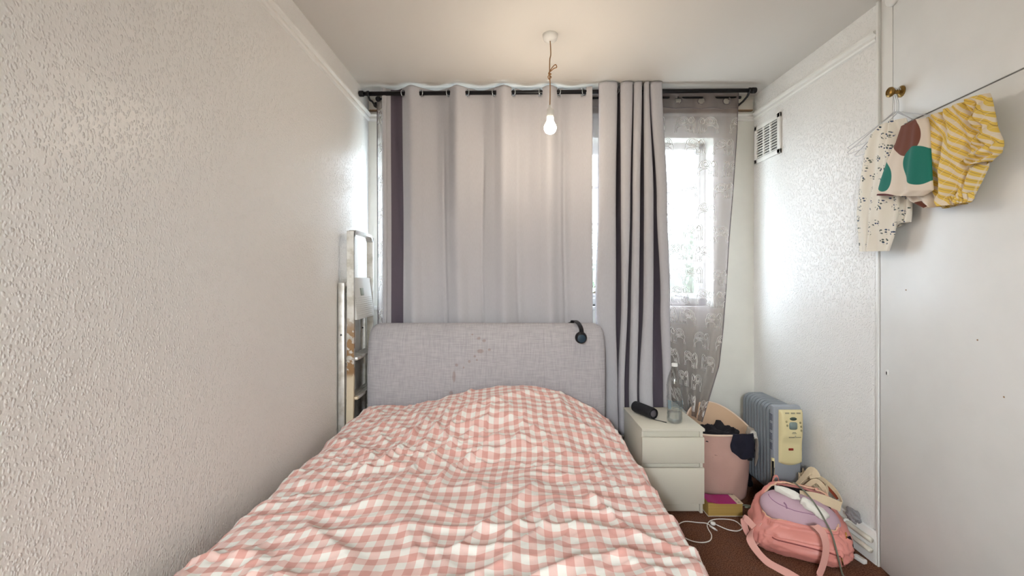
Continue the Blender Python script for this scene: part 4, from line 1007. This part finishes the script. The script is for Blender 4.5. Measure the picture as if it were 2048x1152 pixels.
sock([(-.095, .040, .012), (-.078, .030, .014), (-.05, .008, .014), (-.015, -.012, .012), (.008, -.020, .008)], [(0, .008), (.12, .020), (.45, .027), (.85, .022), (1, .01)], 1, 'white ankle sock lying on the lilac pillow, nearer the heater')
sock([(.005, -.030, .010), (.028, -.034, .014), (.058, -.046, .014), (.088, -.056, .012), (.104, -.058, .008)], [(0, .012), (.2, .025), (.6, .034), (.9, .026), (1, .01)], 5, 'white ankle sock on the lilac pillow, nearer the right wall')
# grey-green lead over the bag
b = B(); tube(b, catmull([bl(-.02, .09, .265), bl(-.01, .045, .292), bl(.02, .01, .283), bl(.05, -.04, .262), bl(.075, -.085, .232), bl(.09, -.12, .208), bl(.108, -.158, .17), bl(.125, -.178, .09), bl(.14, -.18, .02), bl(.15, -.178, .006)], 8), .0035, 8)
tag(obj('power_lead', b, mat('grey_green_lead', (112, 114, 98), .5)), 'thin grey-green lead trailing over the open pink bag', 'cable')
b = B(); tube(b, catmull([(1.30, 2.37, .05), (1.33, 2.33, .07), (1.32, 2.28, .06), (1.27, 2.30, .03), (1.235, 2.26, .008)], 8), .006, 8); tube(b, catmull([(1.29, 2.43, .02), (1.32, 2.40, .045), (1.34, 2.36, .05), (1.31, 2.33, .02), (1.28, 2.35, .006)], 8), .004, 8)
tag(obj('coiled_lead', b, mat('sage_lead', (130, 136, 120), .6)), 'short sage-grey lead coiled between the magenta book and the pink bag', 'cable')

# ================================================================= BEIGE TOTE BAG
M['tote'] = mat('beige_canvas', (206, 186, 156), .9, bump=(120, .4), vary=.05)
tt = thing('tote_bag', (1.60, 2.24, 0), 'crumpled beige canvas tote bag slumped behind the pink holdall', 'bag')
b = B()
def tote(u, v):
    a = PI*(1.25*u-.12)*1.6; r_ = 1-.35*v+.22*nz(math.cos(a)*2, math.sin(a)*2, v*3)+.08*nz(a*3, v*6, 2)
    return Vector((1.600+.060*math.cos(a)*r_, 2.265+.12*math.sin(a)*r_, .004+.255*v+.03*nz(math.cos(a)*3, math.sin(a)*3, 5)*v))
b = B(); grid(b, 60, 30, lambda u, v: Vector((min(tote(u*1.0, v).x, 1.648), tote(u, v).y, tote(u, v).z))); o = obj('body', b, M['tote'], tt); solid(o, .003, 0)
lump('base_folds', (1.60, 2.255, .12), (.048, .11, .115), 12, M['tote'], .35, parent=tt, flat=.003)
for pts, wd, dr in (([P(1588, 975, 2.27), P(1606, 956, 2.25), P(1622, 942, 2.24), P(1631, 956, 2.21)], .050, (.5, .3, .5)), ([P(1608, 978, 2.21), P(1630, 962, 2.19), P(1646, 974, 2.16), P(1654, 994, 2.12)], .024, (.2, .5, .7)),
                ([P(1600, 990, 2.15), P(1640, 997, 2.10), P(1682, 1014, 2.03)], .044, (.1, .45, .8)), ([P(1632, 950, 2.24), P(1655, 966, 2.19), P(1674, 986, 2.13), P(1684, 1006, 2.07)], .02, (.2, .2, .9))):
    b = B(); ribbon(b, pts, [dr]*len(pts), wd, .003, 8); obj('handle', b, M['tote'], tt)
b = B(); ribbon(b, [(1.60, 2.25, .262), (1.635, 2.20, .242), (1.65, 2.15, .21)], [(.3, .3, .8)]*3, .016, .002, 6); obj('lining_edge', b, mat('rust_lining', (140, 60, 34), .8), tt)
tag(lump('grey_cloth', (1.655, 2.06, .175), (.018, .04, .03), 21, mat('grey_jersey', (140, 138, 140), .9), .4), 'small grey cloth wedged between the beige tote and the right wall', 'clothes')

# ================================================================= CLOTHES ON THE CUPBOARD
def garment(name, rows, off, T, fold, m, parent=None, N=44, Msub=10):
    """rows of (left px, left py, right px, right py) read on the cupboard front; real cloth with front and back"""
    R_ = [tuple(v) for v in []]; rs = []
    for i in range(len(rows)-1):
        for k in range(Msub):
            t_ = k/Msub; rs.append([rows[i][q]+(rows[i+1][q]-rows[i][q])*t_ for q in range(4)])
    rs.append(list(rows[-1])); n = len(rs)-1
    b = B(); uvl = b.loops.layers.uv.verify()
    def pos(i, j, side):
        r_ = rs[j]; u = i/N; v = j/n; px = r_[0]+(r_[2]-r_[0])*u; py = r_[1]+(r_[3]-r_[1])*u
        e = max(0, 1-(2*u-1)**2)**.5; o = off+(T*e+fold(u, v)*e if side else -T*.35*e+fold(u, v)*e*.3)
        base = CP(px, py, off); return base+CN*(o-off), (px/100, py/100)
    fr = [[pos(i, j, 1) for i in range(N+1)] for j in range(n+1)]; bk_ = [[pos(i, j, 0) for i in range(N+1)] for j in range(n+1)]
    A = [[b.verts.new(p) for p, _ in r_] for r_ in fr]; D = [[A[j][i] if i in (0, N) else b.verts.new(bk_[j][i][0]) for i in range(N+1)] for j in range(n+1)]
    for j in range(n):
        for i in range(N):
            for S, rev in ((A, False), (D, True)):
                q = [(j, i), (j, i+1), (j+1, i+1), (j+1, i)]
                if rev: q = q[::-1]
                f = b.faces.new([S[a][c] for a, c in q])
                for l, (a, c) in zip(f.loops, q): l[uvl].uv = fr[a][c][1]
    return obj(name, b, m, parent)
def floral():
    t = NT('cream_floral_cotton'); t.b.inputs['Roughness'].default_value = .85; co = t.coord('UV')
    v = t.n('ShaderNodeTexVoronoi', voronoi_dimensions='2D'); t.l(co, v.inputs['Vector']); v.inputs['Scale'].default_value = 4.6; v.inputs['Randomness'].default_value = .75
    # flower clusters: petals are small cells kept only near each big cell's centre
    v2 = t.n('ShaderNodeTexVoronoi', voronoi_dimensions='2D'); t.l(co, v2.inputs['Vector']); v2.inputs['Scale'].default_value = 24
    near = t.step(v.outputs['Distance'], .34, .26); pet = t.step(v2.outputs['Distance'], .42, .34); sep = t.n('ShaderNodeSeparateColor'); t.l(v2.outputs['Color'], sep.inputs[0])
    m = t.math('MULTIPLY', t.math('MULTIPLY', near, pet), t.step(sep.outputs[0], .2, .3))
    c = t.mix(t.step(sep.outputs[1], .35, .4), lin((60, 76, 104)), lin((96, 104, 96))); t.col(t.mix(m, lin((234, 227, 214)), c)); t.bump(t.noise(co, 30, 3), .2); return t.m
def dots():
    t = NT('cream_cotton_with_large_dots'); t.b.inputs['Roughness'].default_value = .8; co = t.coord('UV'); s = t.n('ShaderNodeSeparateXYZ'); t.l(co, s.inputs[0]); c = lin((226, 212, 196))
    for px, py, rx, ry, rgb in ((1820, 268, 31, 44, (112, 62, 46)), (1774, 352, 17, 31, (22, 116, 102)), (1846, 330, 32, 39, (22, 116, 102)), (1774, 394, 24, 7, (96, 46, 44)), (1846, 412, 12, 10, (112, 62, 46))):
        dx = t.math('DIVIDE', t.math('SUBTRACT', s.outputs[0], px/100), rx/100); dy = t.math('DIVIDE', t.math('SUBTRACT', s.outputs[1], py/100), ry/100)
        d = t.math('ADD', t.math('MULTIPLY', dx, dx), t.math('MULTIPLY', dy, dy)); c = t.mix(t.step(d, 1.03, .97), c, lin(rgb))
    t.col(c); t.bump(t.noise(co, 60, 3), .15); return t.m
def stripes():
    t = NT('yellow_striped_cotton'); t.b.inputs['Roughness'].default_value = .85; co = t.coord('UV'); s = t.n('ShaderNodeSeparateXYZ'); t.l(co, s.inputs[0])
    q = t.math('ADD', t.math('SUBTRACT', s.outputs[1], t.math('MULTIPLY', s.outputs[0], .95)), t.math('MULTIPLY', t.noise(co, 2.2, 2), .14)); f = t.math('FRACT', t.math('DIVIDE', q, .20))
    yel = t.math('MULTIPLY', t.step(f, .02, .06), t.step(f, .66, .62)); ln = t.math('MULTIPLY', t.step(f, .24, .26), t.step(f, .32, .30))
    c = t.mix(yel, lin((226, 208, 182)), lin((226, 190, 88))); c = t.mix(t.math('MULTIPLY', ln, .75), c, lin((150, 108, 60)))
    gr = t.math('FRACT', t.math('DIVIDE', t.math('ADD', s.outputs[0], t.math('MULTIPLY', s.outputs[1], .5)), .11)); c = t.mix(t.math('MULTIPLY', t.step(gr, .9, .96), .35), c, lin((236, 226, 205))); t.col(c); t.bump(t.noise(co, 25, 4), .4, .003); return t.m
KC = KB+CN*.018
HZ = -.012
def hanger(o, tip, near, drop, label):
    h = thing('wire_hanger', tuple(KC), label, 'hanger', 'wire hangers on the brass knob'); Yk = KC.y; o2 = o
    top = CW(KC.y, KC.z+.013, o2); 
    hook = [CW(Yk-.012, KC.z+.002, o2), CW(Yk-.008, KC.z+.012, o2), CW(Yk, KC.z+.0165, o2), CW(Yk+.010, KC.z+.010, o2), CW(Yk+.012, KC.z-.006, o2), CW(Yk+.006, KC.z-.025, o2), CW(Yk, KC.z-.05, o2), CW(Yk, KC.z-.085, o2)]
    b = B(); tube(b, catmull(hook, 5), .0016, 6); obj('hook', b, M['hang'], h)
    zt = KC.z-.085; A = CW(Yk, zt, o2); L_ = CW(tip, zt-drop, o2+.07); R_ = CW(near, zt-drop*.9, o2)
    b = B(); tube(b, [A, A+(L_-A)*.97, L_, L_+Vector((0, -.012, -.01)), R_+Vector((0, .012, -.008)), R_, A+(R_-A)*.97, A], .0018, 6); obj('shoulder_frame', b, M['hang'], h)
M['hang'] = mat('white_coated_wire', (224, 224, 226), .35)
hanger(.020, 2.05, 1.66, .088, 'white wire hanger, topmost of those on the brass knob')
hanger(.030, 2.035, 1.68, .115, 'white wire hanger, middle of those on the brass knob')
hanger(.012, 2.01, 1.68, .135, 'white wire hanger nearest the wall on the brass knob')
blz = thing('floral_blouse', tuple(CP(1760, 300, .05)), 'cream blouse with small blue flowers hanging from the brass knob', 'blouse')
M['floral'] = floral()
garment('body', [(1766, 250, 1812, 236), (1745, 270, 1822, 262), (1734, 295, 1822, 295), (1725, 340, 1815, 345), (1719, 385, 1802, 390), (1715, 425, 1796, 432), (1718, 462, 1790, 470), (1722, 503, 1779, 502)], .062, .022, lambda u, v: .010*math.sin(u*11+v*2)+.006*math.sin(u*23-v*4)+.004*nz(u*5, v*6, 1), M['floral'], blz)
garment('sleeve', [(1778, 340, 1822, 340), (1784, 380, 1826, 385), (1788, 415, 1825, 425), (1788, 440, 1823, 444), (1789, 457, 1806, 448)], .040, .014, lambda u, v: .006*math.sin(u*14+v*3), M['floral'], blz, N=24)
skt = thing('spotted_skirt', tuple(CP(1820, 300, .08)), 'cream garment with large brown and teal spots, between floral and yellow clothes', 'skirt')
M['dots'] = dots()
garment('body', [(1836, 238, 1856, 236), (1805, 252, 1860, 248), (1794, 285, 1862, 285), (1777, 320, 1864, 325), (1765, 355, 1866, 360), (1757, 384, 1868, 380), (1757, 391, 1850, 392)], .092, .020, lambda u, v: .012*math.sin(u*9+1)*v+.006*math.sin(u*20+v)*v, M['dots'], skt)
garment('back_layer', [(1790, 360, 1868, 360), (1808, 385, 1876, 390), (1822, 402, 1884, 408), (1852, 416, 1882, 414)], .062, .014, lambda u, v: .008*math.sin(u*12), M['dots'], skt, N=24)
ylw = thing('yellow_striped_top', tuple(CP(1920, 300, .07)), 'crumpled yellow and cream striped top hanging nearest the camera', 'top')
M['stripes'] = stripes()
garment('body', [(1855, 240, 1972, 192), (1859, 262, 1982, 215), (1861, 290, 1986, 255), (1862, 320, 1984, 300), (1863, 350, 1978, 335), (1868, 375, 1965, 362), (1875, 398, 1950, 390), (1888, 417, 1944, 403)], .062, .034, lambda u, v: .016*math.sin(u*13+v*3)*min(1, v*2+.3)+.010*nz(u*6, v*6, 5)+.006*math.sin(u*30-v*9), M['stripes'], ylw, N=70)
garment('sleeve', [(1948, 203, 1979, 186), (1952, 230, 1988, 212), (1960, 255, 1992, 245), (1960, 280, 2003, 272), (1948, 302, 2009, 290), (1942, 322, 2003, 305), (1946, 338, 1985, 322)], .080, .030, lambda u, v: .012*math.sin(v*24+u*4)+.010*nz(u*7, v*9, 3)+.005*math.sin(u*22), M['stripes'], ylw, N=40)
garment('gathered_cuff', [(1890, 396, 1948, 384), (1898, 405, 1949, 396), (1905, 412, 1944, 403)], .078, .014, lambda u, v: .006*math.sin(u*50), M['stripes'], ylw, N=40)
